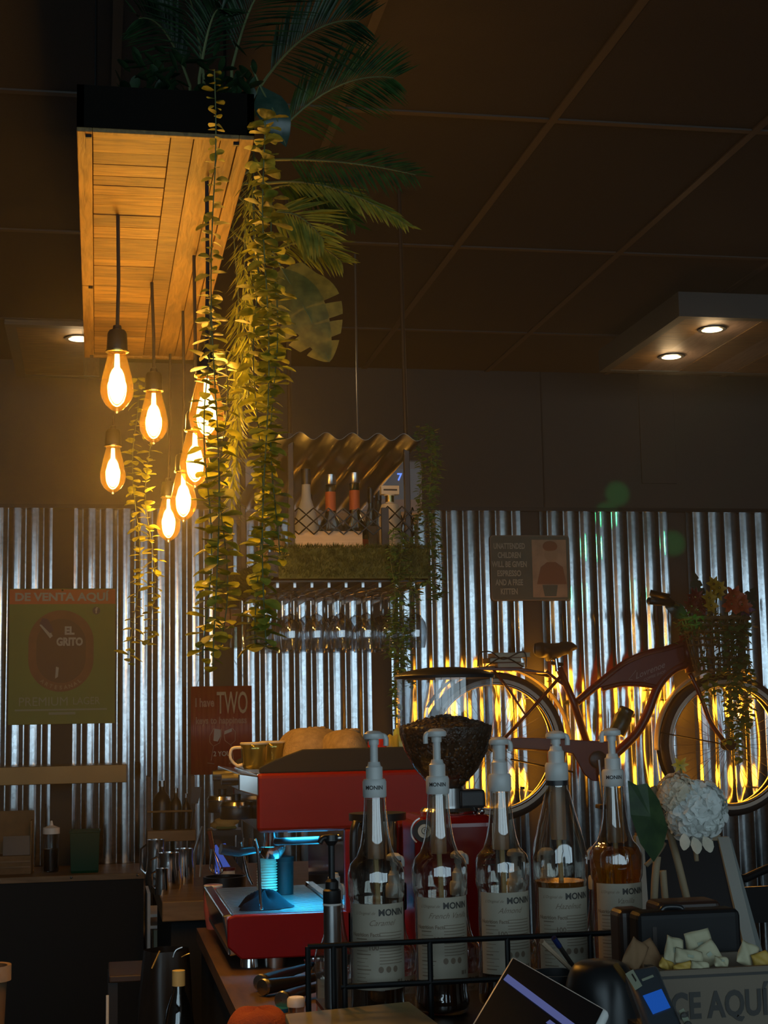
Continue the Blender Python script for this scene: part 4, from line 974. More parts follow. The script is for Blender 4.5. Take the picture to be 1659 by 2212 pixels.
# ---------------------------------------------------------------- counters
M['counter_wood'] = woodmat('brown_counter_wood', (.045, .023, .011), (.10, .052, .025), .55, (20, 3, 20), .2)
M['pale_wood'] = woodmat('pale_counter_edge', (.17, .105, .045), (.26, .165, .08), .55, (4, 30, 30), .2)
M['cab_black'] = mat('black_cabinet', (.008, .008, .008), .7)
WT = .90
wt = thing('bar_worktop', 'brown wooden worktop carrying the red espresso machine, on black base', 'counter', (1.0, 3.2, 0))
MB().bx(.287, 1.12, 2.85, 4.60, WT - .035, WT).bx(.287, 2.6, 1.75, 2.85, WT - .035, WT).build('top', 'counter_wood', wt)
MB().bx(.30, 1.10, 2.84, 4.58, 0, WT - .035).bx(.30, 2.6, 1.80, 2.84, 0, WT - .035).build('base', 'cab_black', wt)
cb = thing('back_counter', 'pale wood-edged counter behind the espresso machine, black below', 'counter', (.6, 5.7, 0))
MB().bx(.213, .98, 5.2, 6.45, .845, .91).build('top', 'pale_wood', cb, bevel=.004)
MB().bx(.245, .98, 5.26, 6.45, 0, .845).build('base', 'cab_black', cb)
lc = thing('wall_counter', 'wood-topped counter against the wall under the steel shelf, black front', 'counter', (-.4, 6.85, 0))
MB().bx(-1.6, .20, 6.62, 7.07, .845, .87).build('top', 'pale_wood', lc, bevel=.002)
MB().bx(-1.6, .195, 6.63, 7.07, 0, .845).build('black_front', 'cab_black', lc)
for x in (-.39, -.10, .17): MB().ball((x, 6.618, .862), .006).build('fixing', 'steel', lc)
# things on the wall counter
Z = .87
q = P(110, 1875, 6.80); q.z = Z; k = size_px(1, 6.8)
sq = thing('squeeze_bottle', 'clear squeeze bottle with white nozzle cap and dark sauce, beside green tub', 'bottle', q)
MB().lathe([(.001, .002), (15 * k, .003), (16 * k, .01), (16 * k, 76 * k)], q, 20).build('bottle_body', glass('milky_plastic', (.6, .62, .62), .1, .5, .15), sq, smooth=True)
MB().lathe([(.001, .004), (14.5 * k, .005), (14.5 * k, 46 * k), (.001, 46 * k)], q, 20).build('sauce', mat('dark_sauce', (.02, .02, .03), .3), sq, smooth=True)
MB().lathe([(17 * k, 76 * k), (17 * k, 88 * k), (9 * k, 91 * k), (4 * k, 93 * k), (2 * k, 102 * k), (.001, 102 * k)], q, 20).build('nozzle_cap', 'white', sq, smooth=True)
q = P(183, 1878, 6.75); q.z = Z; k = size_px(1, 6.75)
tb = thing('green_tub', 'dark green plastic tub with a pale printed label', 'tub', q)
M['tub_green'] = mat('tub_green', (.003, .05, .022), .45, spec=.2)
MB().lathe([(.001, 0), (37 * k, 0), (39 * k, .01), (42 * k, 80 * k), (44 * k, 80 * k), (44 * k, 84 * k), (41 * k, 84 * k), (37 * k, .01), (.001, .012)], q, 4, Matrix.Rotation(PI / 4, 3, 'Z')).build('tub_body', 'tub_green', tb, bevel=.014, seg=4)
for (a, b, c_, d) in ((158, 194, 1813, 1824), (158, 194, 1826, 1829), (160, 188, 1830, 1842), (158, 163, 1850, 1864), (163, 186, 1858, 1861)):
    A = P(a, c_, 6.712); B = P(b, d, 6.712); MB().bx(A.x, B.x, 6.7145, 6.716, B.z, A.z).build('label_print', 'grey_print', tb)
# cardboard display of dark packets on the far left
Y = 6.74; A = P(-40, 1757, Y); B = P(70, 1890, Y)
cbx = thing('cardboard_organiser', 'worn brown cardboard organiser holding a black framed card, at far left', 'box', ((A.x + B.x) / 2, Y, Z))
M['cardboard'] = mat('worn_cardboard', (.20, .125, .06), .8, noise=.25, nscale=12)
MB().bx(A.x, B.x, Y + .12, Y + .128, Z, A.z).build('back_flap', 'cardboard', cbx)
MB().bx(A.x, B.x - .006, Y, Y + .12, Z, P(0, 1850, Y).z).bx(B.x - .012, B.x - .004, Y + .01, Y + .12, Z, P(0, 1775, Y).z).build('tray', 'cardboard', cbx, bevel=.002)
a_ = P(6, 1808, Y); b_ = P(66, 1848, Y)
MB().box(((a_.x + b_.x) / 2, Y + .03, (a_.z + b_.z) / 2), (b_.x - a_.x, .006, a_.z - b_.z), Matrix.Rotation(-.2, 3, 'X')).build('black_card', 'black_plastic', cbx)
for i, z in enumerate((1862, 1874)): MB().box(((A.x + B.x) / 2, Y - .003, P(0, z, Y).z), (B.x - A.x - .02, .008, .006)).build('folded_edge', 'pale_wood', cbx)
# things on the back counter (behind the machine)
ZB = .91
def cyl_thing(name, label, cat, px, Y, rpx, hpx, m, parts=None, z=ZB, group=None, prof=None):
    q = P(px, 1900, Y); q.z = z; k = size_px(1, Y); r = thing(name, label, cat, q, group)
    R_ = rpx * k; h = hpx * k
    MB().lathe(prof(R_, h) if prof else [(.001, 0), (R_, 0), (R_, h), (R_ * .9, h), (R_ * .9, .004), (.001, .004)], q, 24).build('body', m, r, smooth=True)
    return r, q, R_, h
pf = lambda R_, h: [(.001, 0), (R_, 0), (R_ * 1.05, h * .25), (R_ * .85, h * .75), (R_ * .9, h), (R_ * .85, h), (R_ * .8, h * .75), (R_, h * .25), (R_ * .9, .005), (.001, .005)]
for px, Y, rp, hp, lab in ((336, 5.75, 20, 90, 'tall steel milk pitcher at the back left of the group'), (365, 5.60, 25, 72, 'wide steel milk pitcher with bright reflections, in the middle'), (397, 5.75, 21, 70, 'steel milk pitcher on the right beside the tongs'), (350, 5.42, 14, 52, 'small steel milk pitcher in front of the wider ones')):
    r, q, R_, h = cyl_thing('milk_pitcher', lab, 'pitcher', px, Y, rp, hp, 'chrome', prof=pf, group='steel milk pitchers on the back counter')
    MB().tube([q + Vector((-R_ * .9, 0, h * .9)), q + Vector((-R_ * 1.5, 0, h * .8)), q + Vector((-R_ * 1.5, 0, h * .35)), q + Vector((-R_, 0, h * .25))], .004, 6).build('handle', 'chrome', r, smooth=True)
# rack with dark bottles
Y = 6.25; A = P(318, 1795, Y); B = P(422, 1815, Y)
rk_ = thing('wooden_bottle_rack', 'two-tier wooden rack holding dark bottles in front of the corrugated wall', 'rack', ((A.x + B.x) / 2, Y, ZB))
MB().bx(A.x, B.x, Y - .02, Y + .16, B.z, A.z).build('shelf', 'pale_wood', rk_, bevel=.002)
for x in (A.x, B.x - .015): MB().bx(x, x + .015, Y + .02, Y + .16, ZB, A.z + .21).build('side', 'counter_wood', rk_)
MB().tube([(A.x, Y - .01, P(0, 1763, Y).z), (B.x, Y - .01, P(0, 1763, Y).z)], .004, 6).build('rail', 'pale_wood', rk_)
for px, rp, hp, lab in ((350, 19, 100, 'large dark bottle with narrow neck on the wooden rack'), (380, 12, 84, 'slim dark bottle beside the large one on the wooden rack'), (402, 9, 72, 'thin dark bottle at the rack right end')):
    k = size_px(1, Y); q = P(px, 1795, Y + .06); q.z = A.z; r = thing('dark_bottle', lab, 'bottle', q, 'dark bottles on the wooden rack'); h = hp * k; R_ = rp * k
    MB().lathe([(.001, 0), (R_, 0), (R_, h * .55), (R_ * .8, h * .68), (R_ * .35, h * .78), (R_ * .3, h * .9)], q, 20).build('bottle_body', 'black_plastic', r, smooth=True)
    MB().lathe([(R_ * .38, h * .88), (R_ * .38, h), (.001, h)], q, 14).build('cap', 'steel', r, smooth=True)
# knives / tongs
for i, (x0, y0, x1, y1, Y, m, nm, lab) in enumerate(((437, 1785, 420, 1895, 5.55, 'steel', 'tongs', 'steel tongs leaning beside the milk pitchers'), (452, 1795, 470, 1890, 5.5, 'chrome', 'whisk', 'steel whisk with dark handle standing by the tongs'), (425, 1700, 412, 1790, 6.2, 'black_plastic', 'spatula', 'dark spatula sticking up by the bottle rack'))):
    a, b = P(x0, y0, Y), P(x1, y1, Y); r = thing(nm, lab, nm, b)
    if nm == 'tongs':
        MB().tube([a, a.lerp(b, .5) + Vector((-.012, 0, 0)), b], [.004, .006, .004], 8).build('arm', m, r, smooth=True); MB().tube([a, a.lerp(b, .5) + Vector((.014, .01, 0)), b + Vector((.02, 0, 0))], [.004, .006, .004], 8).build('arm', m, r, smooth=True)
    elif nm == 'whisk':
        MB().tube([a, a.lerp(b, .4)], .008, 8).build('handle', mat('dull_red_handle', (.14, .04, .03), .5), r, smooth=True)
        w_ = MB(); c = a.lerp(b, .4)
        for k_ in range(6):
            an = PI * k_ / 6; s_ = Vector((cos(an), sin(an), 0)) * .022
            w_.tube(sm([c, c.lerp(b, .5) + s_ * .8, c.lerp(b, .85) + s_, b, c.lerp(b, .85) - s_, c.lerp(b, .5) - s_ * .8, c]), .0012, 4)
        w_.build('wires', m, r)
    else:
        MB().tube([b, a.lerp(b, .4)], .004, 6).build('handle', m, r); MB().slab([a + Vector((-.02, 0, 0)), a + Vector((.02, 0, 0)), a.lerp(b, .4) + Vector((.014, 0, 0)), a.lerp(b, .4) + Vector((-.014, 0, 0))], (0, .003, 0)).build('blade', m, r)
r, q, R_, h = cyl_thing('knock_box', 'low round black container in front of the utensils', 'container', 485, 5.35, 44, 36, 'black_plastic')
MB().tube([q + Vector((-R_ * .9, 0, h * .8)), q + Vector((R_ * .9, 0, h * .8))], .009, 8).build('knock_bar', 'tyre', r)
r, q, R_, h = cyl_thing('white_cup', 'white cup with dark red lid beside the blue glow', 'cup', 492, 5.62, 15, 36, 'white')
MB().lathe([(R_ * 1.1, h * .85), (R_ * 1.1, h), (.001, h * 1.03)], q, 20).build('lid', mat('dark_red_lid', (.12, .015, .015), .4), r, smooth=True)
# blue lit tablet leaning behind
Y = 5.95; pts = [P(x, y, Y) for x, y in ((462, 1822), (487, 1818), (512, 1870), (516, 1900), (462, 1900))]
tbl = thing('glowing_screen', 'blue glowing screen standing behind the utensils', 'screen', pts[4])
MB().slab(pts, (0, .012, 0)).build('case', 'black_plastic', tbl); MB().slab([p_.lerp(sum(pts, Vector()) / 5, .08) + Vector((0, -.001, 0)) for p_ in pts], (0, .0008, 0)).build('display', emitter('blue_screen_glow', (.10, .17, .75), .42), tbl)
# diagonal wooden bracket with sponge on small black shelf
Y = 5.9; A = P(455, 1793, Y); B = P(525, 1802, Y)
br = thing('small_shelf', 'small black shelf on slanted wooden brackets, yellow sponge on it', 'shelf', (A.x, Y, ZB))
MB().bx(A.x - .01, B.x, Y - .04, Y + .10, B.z, A.z).build('shelf_board', 'black_plastic', br)
MB().slab([P(447, 1790, Y), P(458, 1790, Y), P(530, 1890, Y), P(518, 1905, Y)], (0, .02, 0)).build('slanted_brace', 'counter_wood', br)
MB().bx(B.x - .02, B.x, Y + .02, Y + .05, ZB, B.z).build('leg', 'black_plastic', br)
sp = thing('sponge', 'crumpled yellow sponge on the small black shelf', 'sponge', P(485, 1793, Y))
rnd = random.Random(4)
def spf(u, v):
    a = 2 * PI * u; b = PI * (v - .5); c = P(485, 1779, Y); rr = 1 + .25 * sin(3 * a + 4 * b) * cos(b); return c + Vector((.048 * cos(b) * cos(a) * rr, .03 * cos(b) * sin(a), .022 * sin(b) * rr))
MB().grid(spf, 18, 10).build('sponge_body', mat('sponge_yellow', (.36, .26, .10), .9, bump=.6, bscale=80), sp, smooth='all')
MB().box(P(488, 1787, Y) , (.075, .05, .010)).build('scouring_pad', mat('scouring_pad', (.10, .13, .05), .95, bump=.5), sp, bevel=.003)
# pale open shelf low behind the counter
sh2 = thing('low_white_shelf', 'low pale shelf with boxes seen through the gap left of the counter', 'shelf', P(350, 2060, 6.4))
Y = 6.5
for y in (1975, 2000, 2075):
    a = P(325, y, Y); b = P(385, y, Y); MB().bx(a.x, b.x, Y, Y + .3, a.z - .012, a.z).build('shelf_board', 'white', sh2)
a = P(325, 1930, Y); MB().bx(a.x - .012, a.x, Y, Y + .3, P(0, 2075, Y).z, a.z).build('side', 'white', sh2)
for (x0, x1, y0, y1, m, lab) in ((346, 372, 1963, 1998, 'tan_print', 'pale tapered carton on the low shelf'), (332, 372, 2010, 2073, 'grey_print', 'grey box on the lowest shelf')):
    a, b = P(x0, y0, Y + .02), P(x1, y1, Y + .02); c_ = thing('carton', lab, 'box', ((a.x + b.x) / 2, Y + .1, b.z)); MB().bx(a.x, b.x, Y + .02, Y + .14, b.z, a.z).build('carton_body', m, c_, bevel=.002); MB().bx(a.x, b.x, Y + .02, Y + .14, a.z, a.z + .004).build('flap', 'tan_print', c_)
# pink cup on the worktop corner
q = PZ(468, 2012, WT); k = size_px(1, q.y)
pk = thing('pink_tumbler', 'pink plastic tumbler at the left corner of the worktop', 'cup', q)
MB().lathe([(.001, 0), (14 * k, 0), (20 * k, 40 * k), (19 * k, 88 * k), (17 * k, 88 * k), (17 * k, 40 * k), (12 * k, .004), (.001, .004)], q + Vector((-.005, .06, 0)), 20).build('tumbler_body', mat('salmon_pink', (.52, .14, .12), .5), pk, smooth=True)
MB().lathe([(19.3 * k, 85 * k), (20 * k, 88 * k), (18.5 * k, 90 * k)], q + Vector((-.005, .06, 0)), 20).build('rim', 'white', pk, smooth=True)
# dark bin and odds and ends on the floor at the lower left
def at3(px, py, Y): return P(px, py, Y)
q = at3(360, 2150, 4.3)
bn = thing('black_bag', 'black bag with yellow edge line slumped left of the counter', 'bag', (q.x, q.y, 0))
def bagf(u, v):
    a = 2 * PI * u; z = v * (q.z + .12); rr = .09 * (1 - .35 * v ** 3) * (1 + .08 * sin(5 * a + v * 6)); return Vector((q.x + rr * cos(a), q.y + rr * sin(a), z))
MB().grid(bagf, 28, 14).build('bag_body', 'black_plastic', bn, smooth='all')
MB().tube([at3(345, 2054, 4.2), at3(338, 2070, 4.2), at3(328, 2092, 4.2)], .0022, 6).build('yellow_piping', mat('yellow_piping', (.45, .28, .04), .5), bn)
MB().tube(sm([at3(374, 2068, 4.15), at3(380, 2053, 4.15), at3(394, 2046, 4.15)]), .002, 6).build('handle', 'steel', bn)
MB().tube(sm([at3(392, 2068, 4.15), at3(402, 2063, 4.15), at3(410, 2060, 4.15)]), .002, 6).build('handle', 'steel', bn)
q = at3(386, 2140, 3.9)
bo = thing('floor_bottle', 'dark bottle with pale yellow label standing left of the worktop', 'bottle', (q.x, q.y, .0))
z1 = q.z
MB().lathe([(.001, 0), (.042, 0), (.042, z1 - .10), (.030, z1 - .04), (.015, z1 - .0), (.014, z1 + .045)], (q.x, q.y, 0), 20).build('bottle_body', 'grey_glass', bo, smooth=True)
MB().lathe([(.0160, z1 + .012), (.0160, z1 + .048), (.001, z1 + .050)], (q.x, q.y, 0), 20).build('neck_label', mat('pale_yellow_label', (.55, .48, .22), .6), bo, smooth=True)
q = at3(258, 2095, 4.6)
so = thing('dark_stool', 'dark wooden stool with a pale-edged top at the lower left', 'stool', (q.x, q.y, 0))
MB().bx(q.x - .03, q.x + .13, q.y - .1, q.y + .16, q.z - .02, q.z).build('seat', mat('dark_stained_wood', (.05, .03, .02), .5), so, bevel=.004)
for dx in (-.02, .11):
    for dy in (-.08, .14): MB().bx(q.x + dx - .012, q.x + dx + .014, q.y + dy - .012, q.y + dy + .012, 0, q.z - .02).build('leg', 'post', so)
q = at3(232, 2150, 4.3)
MB().tube([Vector((q.x, q.y, 0)), Vector((q.x, q.y, q.z))], .004, 6).build('pale_rod', 'white', so)
q = at3(5, 2085, 4.0)
pt_ = thing('clay_pot', 'brown clay pot cut off by the left picture edge', 'pot', (q.x - .03, q.y, q.z - .20))
MB().lathe([(.001, 0), (.03, 0), (.042, .165), (.050, .165), (.050, .20), (.043, .20), (.035, .02), (.001, .02)], (q.x - .03, q.y, q.z - .20), 24).build('pot_body', mat('clay', (.20, .11, .05), .8), pt_, smooth=True)
MB().lathe([(.0425, .163), (.052, .165), (.052, .202), (.0425, .200)], (q.x - .03, q.y, q.z - .20), 24).build('rim', 'tan_print', pt_, smooth=True)
MB().bx(q.x - .12, q.x + .05, q.y - .06, q.y + .08, 0, q.z - .20).build('plant_stand', 'cab_black', pt_)
# ---------------------------------------------------------------- espresso machine
M['mred'] = mat('machine_red', (.19, .002, .002), .45, 0, spec=.25, noise=.04)
M['mred2'] = mat('grinder_red', (.14, .003, .004), .14)
MY0, MY1 = 3.80, 4.50
em = thing('espresso_machine', 'red and chrome espresso machine seen from its side, black top rail', 'espresso machine', (.6, 4.1, WT))
zt_, zu, zl, zb_ = 1.365, 1.222, 1.025, .925
# head
hx0, hx1 = .385, .90
MB().bx(hx0, hx1, MY0, MY0 + .03, zu, zt_).build('side_panel', 'mred', em, bevel=.012, seg=3)
MB().bx(hx0 + .002, hx1, MY0 + .03, MY1 - .03, zu + .002, zt_ - .002).build('head_housing', 'chrome', em, bevel=.006)
MB().bx(hx0, hx1, MY1 - .03, MY1, zu, zt_).build('side_panel', 'mred', em, bevel=.012, seg=3)
MB().bx(.60, .90, MY0, MY0 + .025, zb_, zu + .004).build('column_panel', 'mred', em, bevel=.006)
MB().bx(.615, .90, MY0 + .025, MY1, zb_, zu).build('body_housing', 'steel', em)
MB().bx(.600, .612, MY0 + .025, MY1 - .02, zl, zu).build('backsplash', mat('mirror_steel', (.6, .6, .6), .08, 1), em)
# front control nose, chrome wedge on the left of the head
MB().slab([(hx0 - .045, MY0 + .0, zt_ + .002), (hx0 + .004, MY0, zt_ - .006), (hx0 + .004, MY0, zt_ - .055), (hx0 - .045, MY0, zt_ - .04)], (0, .66, 0)).build('control_nose', 'chrome', em, bevel=.003)
for y in (3.95, 4.25): MB().tube([(hx0 - .044, y, zt_ - .018), (hx0 - .075, y, zt_ - .018)], [.016, .014], 14).build('steam_knob', 'black_plastic', em, smooth=True)
# tray
MB().slab([(.312, MY0, zl - .002), (.330, MY0, zl + .004), (.62, MY0, zl + .004), (.62, MY0, zb_), (.345, MY0, zb_), (.312, MY0, zb_ + .03)], (0, .025, 0)).build('tray_side', 'mred', em, bevel=.004)
MB().bx(.315, .62, MY0 + .025, MY1 - .02, zb_ + .01, zl - .012).build('tray_body', 'steel', em)
MB().slab([(.300, MY0 + .02, zl + .003), (.325, MY0 + .02, zl + .006), (.345, MY0 + .02, zb_ + .01), (.318, MY0 + .02, zb_ + .006)], (0, .66, 0)).build('tray_front', 'chrome', em, bevel=.004)
g = MB()
for i in range(26): y = MY0 + .04 + i * .0245; g.bx(.335, .585, y, y + .012, zl - .004, zl)
for x in (.335, .46, .583): g.bx(x - .003, x + .003, MY0 + .035, MY1 - .03, zl - .007, zl - .003)
g.build('drip_grate', 'steel', em)
MB().bx(.59, .602, MY0 + .03, MY1 - .03, zl - .008, zl + .008).build('grate_edge', 'chrome', em)
for x, y in ((.37, 3.86), (.78, 3.86), (.37, 4.42), (.78, 4.42)): MB().lathe([(.001, WT), (.024, WT), (.020, zb_ + .01), (.001, zb_ + .01)], (x, y, 0), 16).build('foot', 'chrome', em, smooth=True)
# group heads and portafilters sticking out to the left
for i, y in enumerate((3.98, 4.28)):
    MB().lathe([(.001, 0), (.034, 0), (.036, .02), (.036, .05), (.028, .06)], (hx0 + .04, y, zu - .045), 20).build('group_head', 'chrome', em, smooth=True)
    a = Vector((hx0 - .03, y, zt_ - .085 - .0 * i))
    MB().tube([(hx0 + .04, y, zt_ - .10), (hx0 - .005, y, zt_ - .095)], .014, 12).build('group_neck', 'chrome', em, smooth=True)
    MB().lathe([(.001, 0), (.040, 0), (.042, .006), (.042, .034), (.036, .042), (.012, .046), (.012, .062), (.001, .062)], (hx0 - .035 - .012 * i, y, zt_ - .118), 24).build('dial_cap', 'black_plastic', em, smooth=True)
    MB().lathe([(.0425, .030), (.043, .034), (.037, .043), (.036, .041)], (hx0 - .035 - .012 * i, y, zt_ - .118), 24).build('dial_ring', 'chrome', em, smooth=True)
# portafilter under the front group
MB().lathe([(.001, -.03), (.022, -.03), (.034, -.012), (.036, .0)], (hx0 + .06, 4.02, zu - .050), 20).build('portafilter_basket', 'chrome', em, smooth=True)
MB().tube([(hx0 + .04, 4.02, zu - .056), (hx0 - .03, 4.00, zu - .060), (hx0 - .075, 3.99, zu - .05)], [.008, .012, .014], 10).build('portafilter_handle', 'black_plastic', em, smooth=True)
MB().tube([P(690, 1815, 3.9), P(600, 1818, 3.95), P(560, 1812, 4.0)], [.010, .009, .012], 10).build('portafilter_handle', 'black_plastic', em, smooth=True)
# steam wands
MB().tube(sm([P(550, 1812, 3.86), P(558, 1850, 3.86), P(562, 1930, 3.86), P(565, 1965, 3.86)]), .0042, 10).build('steam_wand', 'chrome', em, smooth='all')
MB().tube(sm([P(520, 1818, 4.3), P(526, 1850, 4.3), P(535, 1890, 4.3), P(545, 1912, 4.3)]), .005, 10).build('steam_wand', 'chrome', em, smooth='all')
# black top tray rail
MB().prism([(.392, zt_), (.90, zt_), (.90, zt_ + .058), (.50, zt_ + .056), (.43, zt_ + .032), (.392, zt_ + .014)], MY0 + .012, MY0 + .024).build('top_rail', 'black_matt', em, bevel=.003)
MB().bx(.40, .90, MY0 + .02, MY1 - .02, zt_ - .002, zt_ + .006).build('cup_tray', 'steel', em)
MB().prism([(.392, zt_), (.90, zt_), (.90, zt_ + .058), (.50, zt_ + .056), (.43, zt_ + .032), (.392, zt_ + .014)], MY1 - .024, MY1 - .012).build('top_rail', 'black_matt', em, bevel=.003)
# LED under the head, lights the drip tray cyan
MB().bx(.47, .57, MY0 + .09, MY0 + .31, zu - .006, zu + .001).build('tray_lamp', emitter('cyan_led', (.03, .55, 1.0), 3.0), em)
l_ = bpy.data.lights.new('tray_light', 'AREA'); l_.shape = 'RECTANGLE'; l_.size = .10; l_.size_y = .22; l_.spread = rad(100); l_.energy = 6.0; l_.color = (.02, .50, 1.0)
lo = bpy.data.objects.new('tray_light', l_); C.objects.link(lo); lo.parent = em; lo.location = Vector((.52, 4.00, zu - .012)) - em.location
# steel cylinder beneath the tray
MB().lathe([(.001, WT), (.026, WT), (.026, zb_ + .01)], (.43, 3.84, 0), 20).build('drain_cup', 'steel', em, smooth=True)
# cups stacked in the tray
ct = thing('paper_cup_stack', 'stack of cream paper cups upside down on the drip tray', 'cups', (P(577, 1910, 4.22).x, 4.22, zl))
q = Vector((P(577, 1910, 4.22).x, 4.22, zl))
MB().lathe([(.0275, 0), (.0265, .006)], q, 24).build('lowest_cup', 'white', ct)
m = MB()
for i in range(13): m.lathe([(.0272, i * .0072), (.0282, i * .0072 + .0012), (.0275, i * .0072 + .0028), (.0255, i * .0072 + .003), (.0250, i * .0072 + .0072)], q, 24)
m.lathe([(.025, .0936), (.022, .098), (.001, .098)], q, 24)
m.build('nested_cups', mat('cream_paper', (.55, .46, .32), .6), ct, smooth=True)
q = Vector((P(613, 1905, 4.25).x, 4.25, zl))
cn = thing('black_canister', 'plain black canister on the drip tray between cups and backsplash', 'canister', q)
MB().lathe([(.001, 0), (.026, 0), (.027, .095), (.001, .10)], q, 24).build('canister_body', 'black_plastic', cn, smooth=True); MB().lathe([(.028, .088), (.028, .10), (.001, .104)], q, 24).build('lid', 'black_matt', cn, smooth=True)
q = P(568, 1945, 3.96); q.z = zl
cl = thing('black_cloth', 'crumpled black cloth lying on the cyan-lit drip tray', 'cloth', q)
def clf(u, v):
    a = 2 * PI * u; r_ = .062 * v; n_ = .010 * sin(3 * a + 2) + .008 * sin(5 * a + 1); return q + Vector(((r_ + n_ * v) * cos(a) * 1.05, (r_ + n_ * v) * sin(a), .002 + .034 * (1 - v ** 2.2) * (1 + .35 * sin(4 * a + 5 * v)) ))
MB().grid(clf, 40, 10).build('cloth_body', mat('black_fabric', (.008, .008, .010), 1.0, spec=.05), cl, smooth='all')
# burlap sacks and mugs on top
M['burlap'] = mat('burlap', (.30, .21, .11), .9, noise=.25, nscale=60, bump=.8, bscale=250)
def sack(x0, x1, ytop, Y, label, seed):
    A = P(x0, 1615, Y); B = P(x1, 1615, Y); T_ = P((x0 + x1) / 2, ytop, Y).z; zb = zt_ + .008; rnd = random.Random(seed); ph = rnd.uniform(0, 6)
    r = thing('burlap_sack', label, 'sack', ((A.x + B.x) / 2, Y, zb))
    cx = (A.x + B.x) / 2; rx = (B.x - A.x) / 2; hz = (T_ - zb)
    def fn(u, v):
        a = 2 * PI * u; b = PI * .5 * v; w_ = 1 + .10 * sin(3 * a + ph) + .05 * sin(7 * a + ph)
        return Vector((cx + rx * cos(b) ** .6 * cos(a) * w_, Y + .13 * cos(b) ** .6 * sin(a), zb + hz * sin(b) * (1 + .08 * sin(2 * a + ph) * cos(b))))
    MB().grid(fn, 36, 12).build('sack_body', 'burlap', r, smooth='all')
    MB().tube([Vector((cx + rx * .9 * cos(2 * PI * k_ / 20) * .25 + .02, Y + .03 * sin(2 * PI * k_ / 20), T_ - .004 + .003 * sin(k_))) for k_ in range(20)], .005, 6, closed=True).build('rolled_hem', 'burlap', r, smooth='all')
sack(596, 742, 1572, 4.12, 'larger brown burlap sack on the left of the machine top', 1)
sack(690, 800, 1576, 4.02, 'smaller burlap sack overlapping on the right, before the bright packets', 2)
def mug(px, py, Y, label, m, s=1.0, ang=0):
    q = P(px, py, Y); q.z = zt_ + .006; r = thing('mug', label, 'mug', q, 'mugs on the machine top')
    MB().lathe([(.001, 0), (.026 * s, 0), (.031 * s, .012), (.034 * s, .05 * s), (.035 * s, .066 * s), (.033 * s, .066 * s), (.030 * s, .012), (.001, .008)], q, 24).build('mug_body', m, r, smooth='all')
    MB().tube(sm([q + Vector((-.032 * s, 0, .055 * s)), q + Vector((-.056 * s, 0, .052 * s)), q + Vector((-.060 * s, 0, .028 * s)), q + Vector((-.044 * s, 0, .010)), q + Vector((-.030 * s, 0, .012))]), .004, 8).build('handle', 'cream', r, smooth='all')
    MB().lathe([(.0352 * s, .062 * s), (.036 * s, .066 * s), (.033 * s, .068 * s)], q, 24).build('rim', 'cream', r, smooth=True)
M['mug_gold'] = mat('striped_gold_glaze', (.28, .22, .05), .12, .7, noise=.8, nscale=30, stretch=(1, 1, .1))
mug(549, 1655, 3.97, 'striped gold-green mug with cream handle at the machine top front corner', 'mug_gold')
mug(588, 1650, 4.12, 'second gold-green mug just right of the corner one', 'mug_gold')
mug(624, 1645, 4.26, 'orange-brown mug half hidden by the black rail', mat('amber_glaze', (.35, .12, .03), .2), .95)
for i, (x, y, c_, lab) in enumerate(((808, 1607, (.50, .02, .015), 'red shiny packet on the machine top'), (848, 1600, (.50, .34, .04), 'yellow shiny packet on the machine top'), (862, 1585, (.40, .42, .06), 'yellow-green packet highest on the machine top'), (836, 1598, (.02, .02, .02), 'black glossy packet on the machine top'))):
    q = P(x, y, 3.98 + .03 * i); q.z = zt_ + .006; r = thing('snack_packet', lab, 'packet', q, 'bright packets on the machine top'); top = P(x, y - 12, 3.98 + .03 * i).z
    def pf_(u, v, q=q, top=top, i=i):
        b = (v - .5) * 2; w_ = .028 * (1 - .12 * sin(PI * u)); th = .012 * sin(PI * u) * (1 - b * b) ** .5 if abs(b) < 1 else 0
        return q + Vector((w_ * b + .012 * u * (-1) ** i, 0, (top - q.z) * u))+ Vector((0, -th, .003 * sin(9 * b)))
    mm = mat('foil_%d' % i, c_, .22); MB().grid(pf_, 10, 12).build('packet_front', mm, r, smooth='all'); MB().grid(lambda u, v, f=pf_, q=q: Vector((f(u, v).x, 2 * q.y - f(u, v).y, f(u, v).z)), 10, 12).build('packet_back', mm, r, smooth='all')

# ---------------------------------------------------------------- coffee grinder
GY = 3.0; gx = P(968, 1800, GY).x; kg = size_px(1, GY)
gr = thing('coffee_grinder', 'red coffee grinder with big clear hopper full of beans, black lid', 'coffee grinder', (gx, GY, WT))
def gz(py): return P(968, py, GY).z
R0 = 103 * kg
MB().lathe([(.001, gz(1442)), (40 * kg, gz(1442)), (80 * kg, gz(1448)), (106 * kg, gz(1456)), (109 * kg, gz(1460)), (108 * kg, gz(1466)), (100 * kg, gz(1466)), (.001, gz(1462))], (gx, GY, 0), 40).build('hopper_lid', 'black_plastic', gr, smooth=True)
hp = [(R0, gz(1466)), (R0, gz(1555)), (R0 * .97, gz(1585)), (R0 * .87, gz(1620)), (R0 * .66, gz(1660)), (R0 * .42, gz(1690)), (R0 * .30, gz(1705))]
M['hopper'] = glass('hopper_plastic', (.88, .90, .92), .10, .75, .04)
MB().lathe(hp, (gx, GY, 0), 48).build('hopper', 'hopper', gr, smooth='all')
MB().lathe([(.30 * R0, gz(1700)), (.33 * R0, gz(1703)), (.33 * R0, gz(1748)), (.001, gz(1748))], (gx, GY, 0), 24).build('hopper_neck', 'steel', gr, smooth=True)
MB().bx(gx + 22 * kg, gx + 76 * kg, GY - .03, GY + .03, gz(1746), gz(1706)).build('adjust_block', 'black_plastic', gr, bevel=.006, seg=3)
